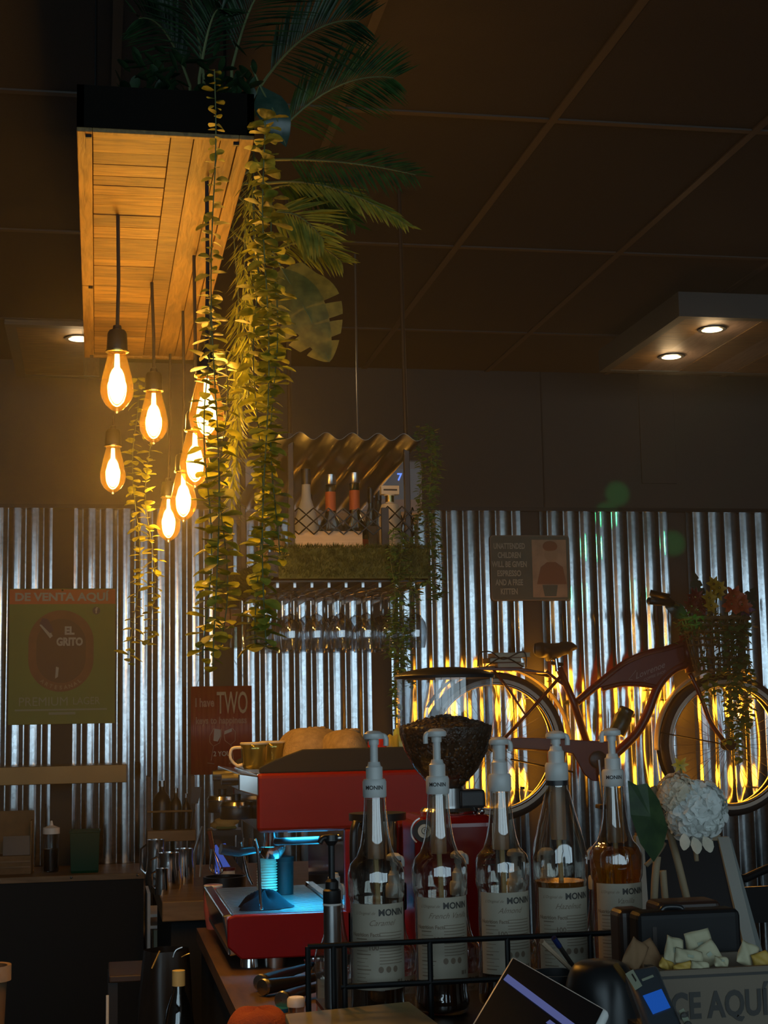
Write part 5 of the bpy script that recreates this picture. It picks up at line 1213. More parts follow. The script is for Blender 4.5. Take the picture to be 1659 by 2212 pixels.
MB().ball((gx + 66 * kg, GY - .035, gz(1752)), .006).build('lock_screw', 'chrome', gr)
MB().lathe([(.001, 0), (62 * kg, 0), (64 * kg, .006), (58 * kg, .012), (.001, .012)], (gx + 4 * kg, GY, gz(1757)), 32).build('grind_collar', 'chrome', gr, smooth=True)
bz0 = WT + .035
MB().bx(gx - 86 * kg, gx + 88 * kg, GY - .075, GY + .10, bz0, gz(1757)).build('housing', 'mred2', gr, bevel=.022, seg=5)
MB().bx(gx - 98 * kg, gx + 98 * kg, GY - .10, GY + .12, WT, bz0 + .004).build('base', 'black_plastic', gr, bevel=.008)
bc = Vector((P(916, 1795, GY - .077).x, GY - .077, P(916, 1795, GY - .077).z))
bd = MB().lathe([(.001, 0), (23 * kg, 0), (23 * kg, .003), (.001, .003)], bc, 28, RX).build('badge', 'black_text', gr, smooth=True)
MB().lathe([(.001, .0032), (14 * kg, .0032), (14 * kg, .005), (.001, .005)], bc + Vector((0, 0, 0)), 24, RX).build('badge_centre', 'cream', bd)
MB().lathe([(26 * kg, -.001), (29 * kg, .0), (29 * kg, .002), (26 * kg, .002)], bc, 28, RX, a0=PI * .6, a1=PI * 1.3).build('badge_rim', 'chrome', bd)
MB().tube([bc + Vector((.008 * cos(t) * (1 - t / 12), -.006, .008 * sin(t) * (1 - t / 12))) for t in [i * .4 for i in range(22)]], .0008, 4).build('badge_mark', 'black_text', bd)
MB().bx(gx + 75 * kg, gx + 84 * kg, GY - .0775, GY - .076, gz(1830), gz(1775)).build('side_label', 'white_text', gr)
for i in range(3): MB().bx(gx + 52 * kg, gx + 80 * kg, GY - .077, GY - .0745, gz(1838 + 12 * i + 2), gz(1838 + 12 * i)).build('vent_slot', 'black_text', gr)
# doser on the left
dx = P(816, 1800, GY - .03).x
MB().lathe([(.001, gz(1748)), (60 * kg, gz(1749)), (60 * kg, gz(1764)), (.001, gz(1764))], (dx, GY - .03, 0), 28).build('doser_lid', 'black_plastic', gr, smooth=True)
MB().lathe([(53 * kg, gz(1764)), (53 * kg, gz(1990)), (40 * kg, gz(2010)), (.001, gz(2010))], (dx, GY - .03, 0), 28).build('doser_chamber', 'chrome', gr, smooth=True)
MB().tube(sm([Vector((dx - 50 * kg, GY - .06, gz(1766))), Vector((dx - 58 * kg, GY - .07, gz(1790))), Vector((dx - 58 * kg, GY - .07, gz(1860))), Vector((dx - 48 * kg, GY - .06, gz(1900)))]), .008, 8).build('doser_frame', 'black_plastic', gr, smooth='all')
MB().bx(dx - 20 * kg, dx + 62 * kg, GY - .02, GY + .02, gz(1960), gz(1900)).build('doser_mount', 'black_plastic', gr, bevel=.004)
# beans
rnd = random.Random(12); bm = MB()
fill = [(.001, gz(1700)), (R0 * .27, gz(1704)), (R0 * .40, gz(1689)), (R0 * .64, gz(1659)), (R0 * .85, gz(1620)), (R0 * .95, gz(1585)), (R0 * .96, gz(1572)), (R0 * .6, gz(1558)), (.001, gz(1549))]
bm.lathe(fill, (gx, GY, 0), 48)
def bean(c, nrm, s_=1.0):
    Rb = Vector(nrm).to_track_quat('Z', 'Y').to_matrix() @ Matrix.Rotation(rnd.uniform(0, 6.3), 3, 'Z'); bm.ball(c, .0048 * s_, 7, 5, (1.25, .85, .55), Rb)
for i in range(900):
    t = rnd.random() ** .7; a = rnd.uniform(-PI * 1.05, .05 * PI); k_ = 2 + t * 3.99; j = int(k_); f_ = k_ - j
    r_ = fill[j][0] * (1 - f_) + fill[j + 1][0] * f_; z_ = fill[j][1] * (1 - f_) + fill[j + 1][1] * f_
    bean(Vector((gx + r_ * .99 * cos(a), GY + r_ * .99 * sin(a), z_)), (cos(a), sin(a), -.3))
for i in range(420):
    r_ = R0 * .93 * math.sqrt(rnd.random()); a = rnd.uniform(0, 2 * PI); z_ = gz(1549) + (gz(1574) - gz(1549)) * (r_ / (R0 * .93)) ** 1.4 + rnd.uniform(0, .005)
    bean(Vector((gx + r_ * cos(a), GY + r_ * sin(a), z_)), (rnd.uniform(-.6, .6), rnd.uniform(-.6, .6), 1))
tag(bm.build('coffee_beans', mat('roasted_bean', (.075, .038, .018), .35, noise=.4, nscale=90), None, smooth='all'), 'dark roasted coffee beans filling the grinder hopper', 'coffee beans', None, 'stuff')
# ---------------------------------------------------------------- syrup bottles with pumps
M['bottle_glass'] = glass('syrup_bottle_glass', (.86, .85, .80), .16, .85, .04)
M['label'] = mat('cream_paper_label', (.34, .29, .215), .55, noise=.05, nscale=30)
M['syrup_amber'] = mat('amber_syrup', (.20, .07, .01), .15, noise=.3, nscale=12, trans=.0)
M['syrup_dark'] = mat('dark_syrup', (.035, .012, .004), .15)
M['syrup_gold'] = glass('golden_syrup', (.88, .62, .20), .06, .4, .05, ((.75, .42, .06), .22))
M['pump_white'] = mat('pump_white', (.52, .52, .50), .35)
M['ink'] = mat('label_ink', (.03, .025, .02), .6)
M['ink_brown'] = mat('label_brown_ink', (.16, .11, .07), .6)
def bend(c, R_, z0):                   # wraps flat print round a bottle of radius R_, facing the viewer
    yaw = math.atan2(c.x, c.y)
    def f(x, y):
        a = -PI / 2 - yaw * .0 + x / R_; return Vector((c.x + R_ * cos(a), c.y + R_ * sin(a), z0 + y))
    return f
def pump(r, c, z0, s, head, spout=-1, ring=False, txt=True, stem_r=.0062):
    """z0: top of the bottle neck; head: height of the pump top above it"""
    m = 'pump_white'; V = lambda x, y, z: c + Vector((x, y, z0 + z))
    cp = MB().lathe([(.0175 * s, -.002), (.0185 * s, 0), (.0185 * s, .022 * s), (.0165 * s, .026 * s), (.013 * s, .026 * s), (.013 * s, .044 * s), (.0105 * s, .046 * s), (.009 * s, .052 * s), (.001, .052 * s)], V(0, 0, 0), 24).build('pump_collar', m, r, smooth=True)
    if txt:
        b = bend(V(0, 0, 0), .0188 * s, z0 * 0 + (c.z + z0 + .013 * s))
        MB().text('MONIN', .0085 * s, lambda x, y: b(x - .004 * s, y), bold=.03).build('lettering', 'ink', cp)
    if ring: MB().lathe([(.0180 * s, -.010), (.0180 * s, -.002), (.014 * s, -.002)], V(0, 0, 0), 20).build('neck_ring', 'black_plastic', r, smooth=True)
    MB().tube([V(0, 0, .05 * s), V(0, 0, head - .008)], stem_r * s, 12).build('pump_stem', m, r, smooth=True)
    hd = MB().lathe([(.001, head), (.010 * s, head - .001), (.0155 * s, head - .005), (.0165 * s, head - .010), (.0150 * s, head - .013), (.008 * s, head - .013), (.008 * s, head - .022), (.001, head - .022)], V(0, 0, 0) , 20)
    hd.build('pump_head', m, r, smooth=True)
    e = spout
    MB().tube(sm([V(0, 0, head - .008), V(.014 * e * s, -.002, head - .008), V(.0185 * e * s, -.003, head - .013), V(.0185 * e * s, -.003, head - .024)]), .0042 * s, 8).build('spout', m, r, smooth='all')
    MB().tube([V(0, 0, -.005), V(0, 0, -.095 * s)], .0125 * s, 16).build('pump_barrel', glass('barrel_plastic', (.8, .82, .82), .12, .5, .2, ((.8, .8, .78), .30)) if 'barrel' not in M else M['barrel'], r, smooth=True)
    MB().tube([V(0, 0, -.09 * s), V(.002, 0, -.15 * s), V(.004, 0, -.28 * s)], .0042 * s, 8).build('dip_tube', 'amber_tube', r, smooth=True)
M['barrel'] = glass('barrel_plastic', (.75, .78, .78), .14, .5, .2, ((.7, .7, .68), .30))
M['amber_tube'] = mat('syrup_stained_tube', (.42, .30, .14), .4)
def syrup(px, base_y, Y, label, s=1.0, style='flare', liquid=.05, lm='syrup_dark', flavour='Caramel', head=.115, spout=-1, ring=False, txt=True, lab=True, z=None, stem_r=.0062, group='syrup bottles in the front row of the wire rack'):
    c = P(px, base_y, Y); c.z = z if z is not None else 1.04
    r = thing('syrup_bottle', label, 'syrup bottle', c, group)
    if style == 'flare': pr = [(.001, 0), (.038, 0), (.0425, .006), (.0435, .016), (.041, .033), (.0405, .10), (.0405, .180), (.0432, .188), (.0438, .222), (.040, .234), (.030, .245), (.0245, .262), (.0205, .285), (.0175, .315), (.0165, .337)]
    else: pr = [(.001, 0), (.038, 0), (.0425, .006), (.0435, .016), (.041, .033), (.0405, .10), (.0405, .180), (.0435, .190), (.0445, .225), (.041, .245), (.030, .285), (.022, .315), (.0195, .325), (.0165, .330), (.0160, .345)]
    pr = [(a * s, b * s) for a, b in pr]; H_ = pr[-1][1]
    # moulded flutes round the shoulder band
    def fn(u, v):
        k_ = v * (len(pr) - 1); j = min(len(pr) - 2, int(k_)); f_ = k_ - j
        rr = pr[j][0] * (1 - f_) + pr[j + 1][0] * f_; z_ = pr[j][1] * (1 - f_) + pr[j + 1][1] * f_; a = 2 * PI * u
        if .192 * s < z_ < .226 * s: rr *= 1 + .014 * sin(12 * a)
        return c + Vector((rr * cos(a), rr * sin(a), z_))
    MB().grid(fn, 64, (len(pr) - 1) * 2).build('bottle_body', 'bottle_glass', r, smooth='all')
    lq = [(.001, .004 * s), (.036 * s, .005 * s)] + [(max(.001, a - .0022 * s), b) for a, b in pr[2:] if b < liquid * s]
    rr = lq[-1][0]
    for j in range(len(pr) - 1):
        if pr[j][1] <= liquid * s <= pr[j + 1][1]: rr = pr[j][0] + (pr[j + 1][0] - pr[j][0]) * (liquid * s - pr[j][1]) / (pr[j + 1][1] - pr[j][1]) - .0022 * s
    lq += [(rr, liquid * s), (.001, liquid * s)]
    MB().lathe(lq, c, 32).build('syrup', lm, r, smooth=True)
    if lab:
        R_ = .0412 * s; z0, z1 = .052 * s, .178 * s
        lb = MB().lathe([(R_, z0), (R_, z1)], c, 40, a0=-PI / 2 - 1.28, a1=-PI / 2 + 1.28).build('paper_label', 'label', r, smooth='all')
        B = bend(c, R_ + .0004, c.z)
        m = MB().text('MONIN', .0135 * s, lambda x, y: B(x + .018 * s, y + z1 - .013 * s), bold=.03)
        m.build('lettering', 'ink', lb)
        m = MB().text('L\'Original de', .0062 * s, lambda x, y: B(x - .026 * s, y + z1 - .0135 * s), shear=.4).text(flavour, .012 * s, lambda x, y: B(x + (.0 if len(flavour) < 9 else .005) * s, y + z1 - .028 * s), shear=.5)
        m.text('Nutrition Facts', .0078 * s, lambda x, y: B(x - .026 * s, y + z1 - .045 * s), bold=.03).text('100', .011 * s, lambda x, y: B(x - .013 * s, y + z1 - .064 * s), bold=.02)
        rnd = random.Random(int(px))
        def bar(x0, x1, zz, h):
            n = 6; m.add([B(x0 + (x1 - x0) * k_ / n, zz + d) for k_ in range(n + 1) for d in (0, h)], [(2 * k_, 2 * k_ + 2, 2 * k_ + 3, 2 * k_ + 1) for k_ in range(n)])
        for k_ in range(11): bar(-.004 * s, (.040 - rnd.uniform(0, .006)) * s, z1 - (.043 + .0045 * k_) * s, .0011 * s)
        for k_ in range(13): bar(-.042 * s, (-.016 - rnd.uniform(0, .014)) * s, z1 - (.052 + .0056 * k_) * s, (.0016 if k_ % 4 == 0 else .0008) * s)
        for k_ in range(3):
            x = (-.002 + .012 * k_) * s; m.add([B(x + .0042 * s * cos(t), z0 + .030 * s + .0048 * s * sin(t)) for t in [2 * PI * i / 12 for i in range(12)]], [tuple(range(12))])
        bar(.026 * s, .032 * s, z0 + .008 * s, .006 * s); bar(.034 * s, .038 * s, z0 + .008 * s, .006 * s)
        m.build('label_print', 'ink_brown', lb)
    pump(r, c, H_, s, head, spout, ring, txt, stem_r)
    return r
Yb = [2.38, 2.43, 2.46, 2.46, 2.52]
def hd(px, py, Y, s, conic=False): return P(px, py, Y).z - 1.04 - (.345 if conic else .337) * s
B_ = [(817, 2165, Yb[0], 'leftmost tall syrup bottle in the front row, nearly empty with clear shoulders', dict(flavour='Caramel', liquid=.052, lm='syrup_dark', head=hd(815, 1578, Yb[0], 1), spout=1)),
      (956, 2180, Yb[1], 'second tall syrup bottle from the left, in front of the grinder hopper', dict(flavour='French Vanilla', liquid=.056, lm='syrup_dark', head=hd(950, 1573, Yb[1], 1), spout=-1)),
      (1093, 2170, Yb[2], 'middle tall syrup bottle with plain thick white pump and no print on the cap', dict(flavour='Almond', liquid=.06, head=hd(1087, 1591, Yb[2], 1), txt=False, spout=1, stem_r=.0105)),
      (1218, 2150, Yb[3], 'fourth tall syrup bottle, cone-shouldered with black ring under the cap', dict(style='cone', s=1.02, flavour='Hazelnut', liquid=.186, lm='syrup_amber', head=hd(1208, 1578, Yb[3], 1.02, True), txt=False, ring=True, spout=1)),
      (1341, 2140, Yb[4], 'rightmost tall syrup bottle, filled to the shoulder with golden syrup', dict(flavour='Vanilla', liquid=.232, lm='syrup_gold', head=hd(1326, 1572, Yb[4], 1), spout=-1))]
for px, by_, Y, lab, k in B_: syrup(px, by_, Y, lab, **k)
for i, (px, hy) in enumerate(((725, 2062), (868, 1829), (1008, 1825), (1132, 1812), (1180, 1815), (1288, 1806))):
    Y = 2.74; head = P(px, hy, Y).z - WT - .337 * .84
    lab = ('syrup bottle below the black pump dispenser, at the left end of the rack', 'shorter syrup bottle peeking out right of the leftmost tall one', 'shorter syrup bottle whose pump shows before the red grinder body', 'shorter syrup bottle behind, right of the middle tall bottle', 'shorter syrup bottle behind, left of the cone-shouldered bottle', 'shorter syrup bottle behind, left of the golden one')[i]
    syrup(px - (12 if 0 < i < 4 else 0) + (10 if i > 3 else 0), 2150, Y, lab, s=.84, z=WT, liquid=.10, lm='syrup_amber', head=max(.03, min(.075, head)) if i else .03, txt=False, spout=1 if i < 4 else -1, group='shorter syrup bottles in the row behind', lab=True)

# black pump dispenser
Y = 2.52; q = P(720, 2140, Y); q.z = WT; k = size_px(1, Y)
pd = thing('pump_dispenser', 'steel dispenser with tall black pump, left of the syrup bottles', 'dispenser', q)
zc_ = P(720, 1955, Y).z - WT
MB().lathe([(.001, 0), (18 * k, 0), (18.5 * k, .01), (18.5 * k, zc_)], q, 24).build('steel_body', 'steel', pd, smooth=True)
MB().lathe([(19.5 * k, zc_), (19.5 * k, zc_ + 4 * k)], q, 24).build('white_ring', 'white', pd, smooth=True)
MB().lathe([(18 * k, zc_ + 2 * k), (19 * k, zc_ + 4 * k), (19 * k, zc_ + 30 * k), (14 * k, zc_ + 34 * k), (14 * k, zc_ + 48 * k), (8 * k, zc_ + 54 * k), (.001, zc_ + 54 * k)], q, 24).build('black_cap', 'black_plastic', pd, smooth=True)
MB().tube([q + Vector((0, 0, zc_ + 50 * k)), q + Vector((0, 0, zc_ + 128 * k))], 7 * k, 12).build('pump_stem', 'black_plastic', pd, smooth=True)
MB().lathe([(.001, zc_ + 146 * k), (14 * k, zc_ + 144 * k), (15 * k, zc_ + 132 * k), (8 * k, zc_ + 122 * k), (.001, zc_ + 122 * k)], q, 20).build('pump_head', 'black_plastic', pd, smooth=True)
MB().tube(sm([q + Vector((0, 0, zc_ + 136 * k)), q + Vector((-18 * k, -.004, zc_ + 138 * k)), q + Vector((-26 * k, -.006, zc_ + 128 * k))]), 6 * k, 8).build('spout', 'black_plastic', pd, smooth='all')
MB().ball(q + Vector((17 * k, 0, zc_ + 137 * k)), 8 * k).build('pump_knob', 'steel', pd, smooth=True)

# wire rack
def wx_(px, py, Y): return P(px, py, Y)
wr = thing('wire_rack', 'black wire rack running in front of the syrup bottles', 'rack', (P(1000, 2150, 2.3).x, 2.4, WT))
Yr = 2.30; A = P(735, 2042, Yr); A0 = P(665, 2046, Yr); Bq = P(1400, 2020, Yr); zt2 = A.z; zl2 = P(740, 2132, Yr).z; A2 = P(663, 2046, 2.52)
wm = 'black_metal'
MB().tube([Vector((A0.x, Yr, zt2)), Vector((Bq.x, Yr, zt2))], .0042, 8).build('top_rail', wm, wr, smooth=True)
MB().tube([Vector((A.x, Yr, zl2)), Vector((Bq.x, Yr, zl2))], .0042, 8).build('lower_rail', wm, wr, smooth=True)
for x in (A0.x, A.x - .010, A.x + .006, P(930, 2100, Yr).x, P(1098, 2100, Yr).x, P(1276, 2060, Yr).x, Bq.x): MB().tube([(x, Yr, WT), (x, Yr, zt2)], .0042, 8).build('upright', wm, wr, smooth=True)
for x in (A.x + .02, Bq.x): MB().tube([(x, 2.59, WT), (x, 2.59, 1.034)], .004, 8).build('upright', wm, wr, smooth=True)
MB().bx(A.x + .004, Bq.x, Yr + .01, 2.60, 1.032, 1.039).build('rack_shelf', wm, wr)

# portafilters lying on the worktop, lower left
for i, (pts_, lab) in enumerate(((((565, 2112), (620, 2092), (668, 2078)), 'portafilter with black handle lying on worktop, upper one, blue sheen'), (((572, 2122), (640, 2110), (700, 2096)), 'portafilter with black handle lying on worktop, middle one'), (((612, 2150), (650, 2132), (700, 2120)), 'portafilter with black handle lying on worktop, lowest one'))):
    pp = [PZ(x, y + 10, WT + .02) for x, y in pts_]; r = thing('portafilter', lab, 'portafilter', Vector((pp[0].x, pp[0].y, WT)), 'portafilters lying on the worktop')
    MB().tube(sm(pp), [.017, .0165, .016, .015, .014, .013, .012, .011, .010, .010, .009, .009, .009], 14).build('handle', 'black_plastic', r, smooth='all')
    d = (pp[-1] - pp[0]).normalized(); e = pp[-1] + d * .04
    MB().lathe([(.001, -.018), (.026, -.018), (.030, .0), (.032, .010), (.029, .010), (.027, -.012), (.001, -.014)], e, 20).build('basket', 'chrome', r, smooth=True)
    MB().lathe([(.0165, 0), (.019, .003), (.017, .008), (.001, .009)], pp[0], 14, (-d).to_track_quat('Z', 'Y').to_matrix()).build('handle_cap', 'steel', r, smooth=True)
q = PZ(640, 2205, WT)
jr = thing('small_jar', 'small white-capped jar beside a blue lid, at the bottom left', 'jar', q)
MB().lathe([(.001, 0), (.016, 0), (.016, .03)], q, 20).build('jar_body', 'clear', jr, smooth=True); MB().lathe([(.018, .028), (.018, .042), (.015, .046), (.001, .047)], q, 20).build('cap', 'white', jr, smooth=True)
q = PZ(618, 2190, WT)
MB().lathe([(.001, 0), (.022, 0), (.022, .008), (.001, .008)], q + Vector((-.01, .03, 0)), 20).build('blue_lid', mat('blue_lid', (.01, .16, .42), .3), jr, smooth=True)
q = PZ(556, 2240, WT)
oc = thing('orange_cloth', 'folded orange terry cloth at the bottom edge, left of the board', 'cloth', q)
def ocf(u, v):
    a = 2 * PI * u; b = PI / 2 * v; return q + Vector((.062 * cos(b) ** .5 * cos(a) * (1 + .05 * sin(4 * a)), .07 * cos(b) ** .5 * sin(a), .052 * sin(b) * (1 + .08 * sin(3 * a))))
MB().grid(ocf, 36, 12).build('cloth_body', mat('orange_terry', (.30, .065, .03), .95, bump=.8, bscale=220), oc, smooth='all')
# marbled board on a low stand
bd4 = [PZ(616, 2190, 1.085), PZ(884, 2163, 1.085), PZ(985, 2240, 1.085), PZ(650, 2275, 1.085)]
mb_ = thing('marbled_board', 'pale yellow marbled board at the bottom of the picture before the bottles', 'board', (bd4[3].x, bd4[3].y, WT))
MB().slab(bd4, (0, 0, -.012)).build('board_slab', mat('yellow_marble', (.42, .30, .10), .35, noise=.45, nscale=9), mb_, bevel=.002)
cc = sum(bd4, Vector()) / 4
MB().slab([p_.lerp(cc, .25) + Vector((0, 0, -.012)) for p_ in bd4], (0, 0, WT - 1.073)).build('riser', 'cab_black', mb_)

# till tablet, tilted
Y = 1.75
tp = [P(1106, 2062, 1.90), P(1314, 2180, 1.74), None, P(1000, 2240, 1.80)]; tp[2] = tp[1] + tp[3] - tp[0]
tbn = (tp[1] - tp[0]).cross(tp[3] - tp[0]).normalized()
if tbn.y > 0: tbn = -tbn
tt = thing('till_tablet', 'white-edged till tablet with lit blue bars, tilted at the bottom', 'tablet', (tp[3].x, 1.75, WT))
MB().slab(tp, -tbn * .012).build('tablet_case', 'white', tt, smooth=True, bevel=.005, seg=3)
ctr = sum(tp, Vector()) / 4
ins = [p_.lerp(ctr, .07) + tbn * .0006 for p_ in tp]
MB().slab(ins, tbn * .0006).build('screen', mat('dark_screen_glass', (.012, .012, .014), .22, spec=.35), tt)
def on(u, v, h=.0016): return ins[0].lerp(ins[1], u).lerp(ins[3].lerp(ins[2], u), v) + tbn * h
M['ui'] = emitter('screen_bar_blue', (.20, .24, .62), .35); M['ui2'] = emitter('screen_dark_blue', (.04, .05, .28), .3)
MB().slab([on(.04, .20), on(.85, .30), on(.84, .38), on(.03, .28)], tbn * .0003).build('screen_bar', 'ui', tt)
MB().slab([on(.62, .40), on(.86, .43), on(.84, .98), on(.56, .98)], tbn * .0003).build('screen_window', 'ui2', tt)
MB().slab([on(.62, .40, .0021), on(.86, .43, .0021), on(.86, .47, .0021), on(.60, .45, .0021)], tbn * .0003).build('screen_bar', 'ui', tt)
MB().slab([(ctr.x - .03, 1.78, WT), (ctr.x + .05, 1.78, WT), (ctr.x + .05, 1.80, ctr.z - .03), (ctr.x - .03, 1.80, ctr.z - .03)], (0, .05, 0)).build('stand', 'black_plastic', tt)
# pens in a dark holder
ph_ = thing('pen_cup', 'dark cup holding pens behind the till tablet', 'cup', (P(1190, 2100, 2.05).x, 2.05, WT))
q = P(1200, 2100, 2.05); MB().lathe([(.001, WT), (.035, WT), (.038, q.z), (.034, q.z), (.032, WT + .01)], (q.x, 2.05, 0), 20).build('cup_body', 'black_plastic', ph_, smooth=True)
for (x0, y0, x1, y1, m, lab) in ((1170, 2034, 1235, 2095, 'tan_print', 'tan pen leaning in the dark cup'), (1196, 2026, 1240, 2090, 'spoke', 'clear pen with dark blue cap, beside the tan one')):
    r = thing('pen', lab, 'pen', P(x1, y1, 2.05), 'pens in the dark cup'); a, b = P(x0, y0, 2.03), P(x1, y1, 2.06)
    MB().tube([b, a], .0032, 8).build('barrel', m, r, smooth=True); MB().tube([a.lerp(b, .28), a], .0038, 8).build('pen_cap', m if m == 'tan_print' else mat('navy_cap', (.01, .02, .08), .3), r, smooth=True)
# receipt printer cover and card terminal
q = P(1300, 2180, 1.95)
rp = thing('rounded_black_holder', 'rounded black plastic cover between tablet and card terminal', 'holder', (q.x, 1.95, WT))
def rf(u, v):
    a = 2 * PI * u; b = PI / 2 * v; zt3 = P(1300, 2075, 1.95).z - WT; return Vector((q.x + .056 * cos(b) ** .35 * cos(a), 1.95 + .06 * cos(b) ** .35 * sin(a), WT + zt3 * (.0 + sin(b) ** .7)))
MB().grid(rf, 32, 14).build('cover', 'black_plastic', rp, smooth='all')
MB().tube([P(1330, 2085, 1.88), P(1378, 2150, 1.84), P(1410, 2235, 1.80)], .004, 6).build('brown_edge', mat('brown_trim', (.16, .08, .02), .4), rp)
ct4 = [P(1348, 2092, 1.84), P(1420, 2078, 1.84), None, P(1408, 2250, 1.72)]; ct4[2] = ct4[1] + ct4[3] - ct4[0]
tm = thing('card_terminal', 'dark card terminal with bright blue screen leaning right of the tablet', 'card terminal', (ct4[3].x, 1.75, WT))
cn_ = (ct4[1] - ct4[0]).cross(ct4[3] - ct4[0]).normalized()
if cn_.y > 0: cn_ = -cn_
MB().slab(ct4, -cn_ * .03).build('terminal_body', mat('slate_plastic', (.045, .055, .065), .35), tm, smooth=True, bevel=.008, seg=3)
def onc(u, v, h=.0008): return ct4[0].lerp(ct4[1], u).lerp(ct4[3].lerp(ct4[2], u), v) + cn_ * h
MB().slab([onc(.22, .42), onc(.80, .38), onc(.84, .64), onc(.30, .68)], cn_ * .0004).build('screen', emitter('terminal_blue', (.015, .11, .55), .55), tm)
MB().slab([onc(-.04, .10, .002), onc(.22, .06, .002), onc(.30, .30, .002), onc(.06, .34, .002)], cn_ * .0006).build('sticker', 'grey_print', tm)
MB().slab([onc(.12, .125, .0028), onc(.16, .12, .0028), onc(.20, .22, .0028), onc(.16, .24, .0028)], cn_ * .0003).build('sticker_mark', 'ink', tm)
MB().slab([onc(.36, .20), onc(.72, .17), onc(.73, .20), onc(.37, .23)], cn_ * .0003).build('brand_line', 'grey_print', tm)
MB().bx(ct4[3].x, ct4[2].x, 1.74, 1.80, WT, ct4[3].z + .01).build('stand', 'black_plastic', tm)
st4 = [onc(1.0, .72, .0), onc(1.16, .70, 0), onc(1.2, .98, 0), onc(1.02, 1.0, 0)]
rs_ = thing('punched_strip', 'pale strip with round holes along the terminal right edge', 'strip', st4[3])
MB().slab(st4, cn_ * .003).build('strip_body', 'grey_print', rs_)
for v_ in (.80, .92): MB().ball(onc(1.09, v_, .003), .005, 10, 6, (1, .5, 1)).build('hole', 'ink', rs_)

# sign box with napkins and sugar packets
Y = 1.93; A = P(1425, 2098, Y); Bq = P(1725, 2090, Y)
sb = thing('lettered_box', 'pale board box lettered CE AQUÍ, holding paper packets, lower right', 'box', ((A.x + Bq.x) / 2, Y, WT))
M['board'] = mat('pale_board', (.14, .105, .07), .65)
zt4 = A.z
MB().bx(A.x, Bq.x, Y, Y + .008, WT, zt4).build('front_panel', 'board', sb)
MB().bx(A.x, Bq.x, Y + .12, Y + .128, WT, zt4).bx(A.x, A.x + .008, Y + .008, Y + .12, WT, zt4).bx(Bq.x - .008, Bq.x, Y + .008, Y + .12, WT, zt4).bx(A.x + .008, Bq.x - .008, Y + .008, Y + .12, zt4 - .03, zt4 - .022).build('box_body', 'board', sb)
MB().bx(A.x, Bq.x, Y - .001, Y, P(1540, 2104, Y).z - .0035, P(1540, 2104, Y).z).build('black_line', 'ink', sb)
m = MB(); 
wtext(m, 'CE AQUÍ C', 1448, 1712, 2130, 2200, Y, .03, off=.0012); m.build('lettering', 'ink', sb)
MB().bx(A.x, Bq.x, Y - .0006, Y, P(1425, 2096, Y).z - .003, zt4 - .001).build('paper_edge', 'board', sb)
rnd = random.Random(8)
M['packet'] = mat('sugar_packet_paper', (.42, .38, .24), .7); M['packet_y'] = mat('yellow_sugar_packet', (.45, .28, .05), .6); M['napkin'] = mat('brown_napkin', (.20, .11, .05), .85)
def packet(px, py, wpx, hpx, rot, m, label, dy, pr=True):
    c = P(px, py, Y + dy); w_ = size_px(wpx, Y) / 2; h_ = size_px(hpx, Y) / 2; r = thing('sugar_packet' if m != 'napkin' else 'napkin', label, 'sugar packet' if m != 'napkin' else 'napkin', c, 'paper packets piled in the lettered box')
    Rr = Matrix.Rotation(rad(rot), 3, 'Y') @ Matrix.Rotation(rad(rnd.uniform(-25, -5)), 3, 'X')
    def fn(u, v): 
        x = (u - .5) * 2; z = (v - .5) * 2; return c + Rr @ Vector((x * w_, -.004 * (1 - x * x) * (1 - z * z) + .002 * sin(4 * x + 3 * z), z * h_))
    MB().grid(fn, 8, 8).build('paper', m, r, smooth='all', solid=.0012)
    if pr: MB().box(c + Rr @ Vector((0, -.006, 0)), (w_ * .45, .0006, h_ * .35), Rr).build('printed_mark', 'grey_print', r)
packet(1455, 2055, 40, 62, 18, 'packet', 'tall pale packet at the left of the pile', .04)
packet(1510, 2040, 60, 60, -10, 'packet', 'large pale packet on top of the pile', .06)
packet(1488, 2068, 64, 34, 12, 'packet', 'pale packet lying across the middle of the pile', .03)
packet(1530, 2062, 50, 50, -30, 'packet', 'pale packet leaning right beside the largest one', .045)
packet(1558, 2078, 32, 22, 8, 'packet', 'small pale packet at the right foot of the pile', .02)
packet(1440, 2085, 34, 22, 30, 'packet_y', 'yellow packet at the left foot of the pile', .03, False)
packet(1475, 2090, 44, 20, -12, 'packet_y', 'yellow packet low in the middle of the pile', .015, False)
packet(1512, 2088, 40, 22, 6, 'packet', 'half sunk pale packet at the front of the pile', .012, False)
packet(1616, 2062, 46, 50, 25, 'packet', 'pale folded paper at the far right of the lettered box', .04, False)
packet(1645, 2075, 40, 36, -15, 'packet_y', 'yellowish packet beside the folded paper at the right edge', .03, False)
packet(1372, 2062, 44, 64, 35, 'napkin', 'brown paper napkin folded to a point, left of the packets', .05, False)
packet(1402, 2068, 50, 70, -25, 'napkin', 'second brown napkin corner overlapping the pointed one', .06, False)
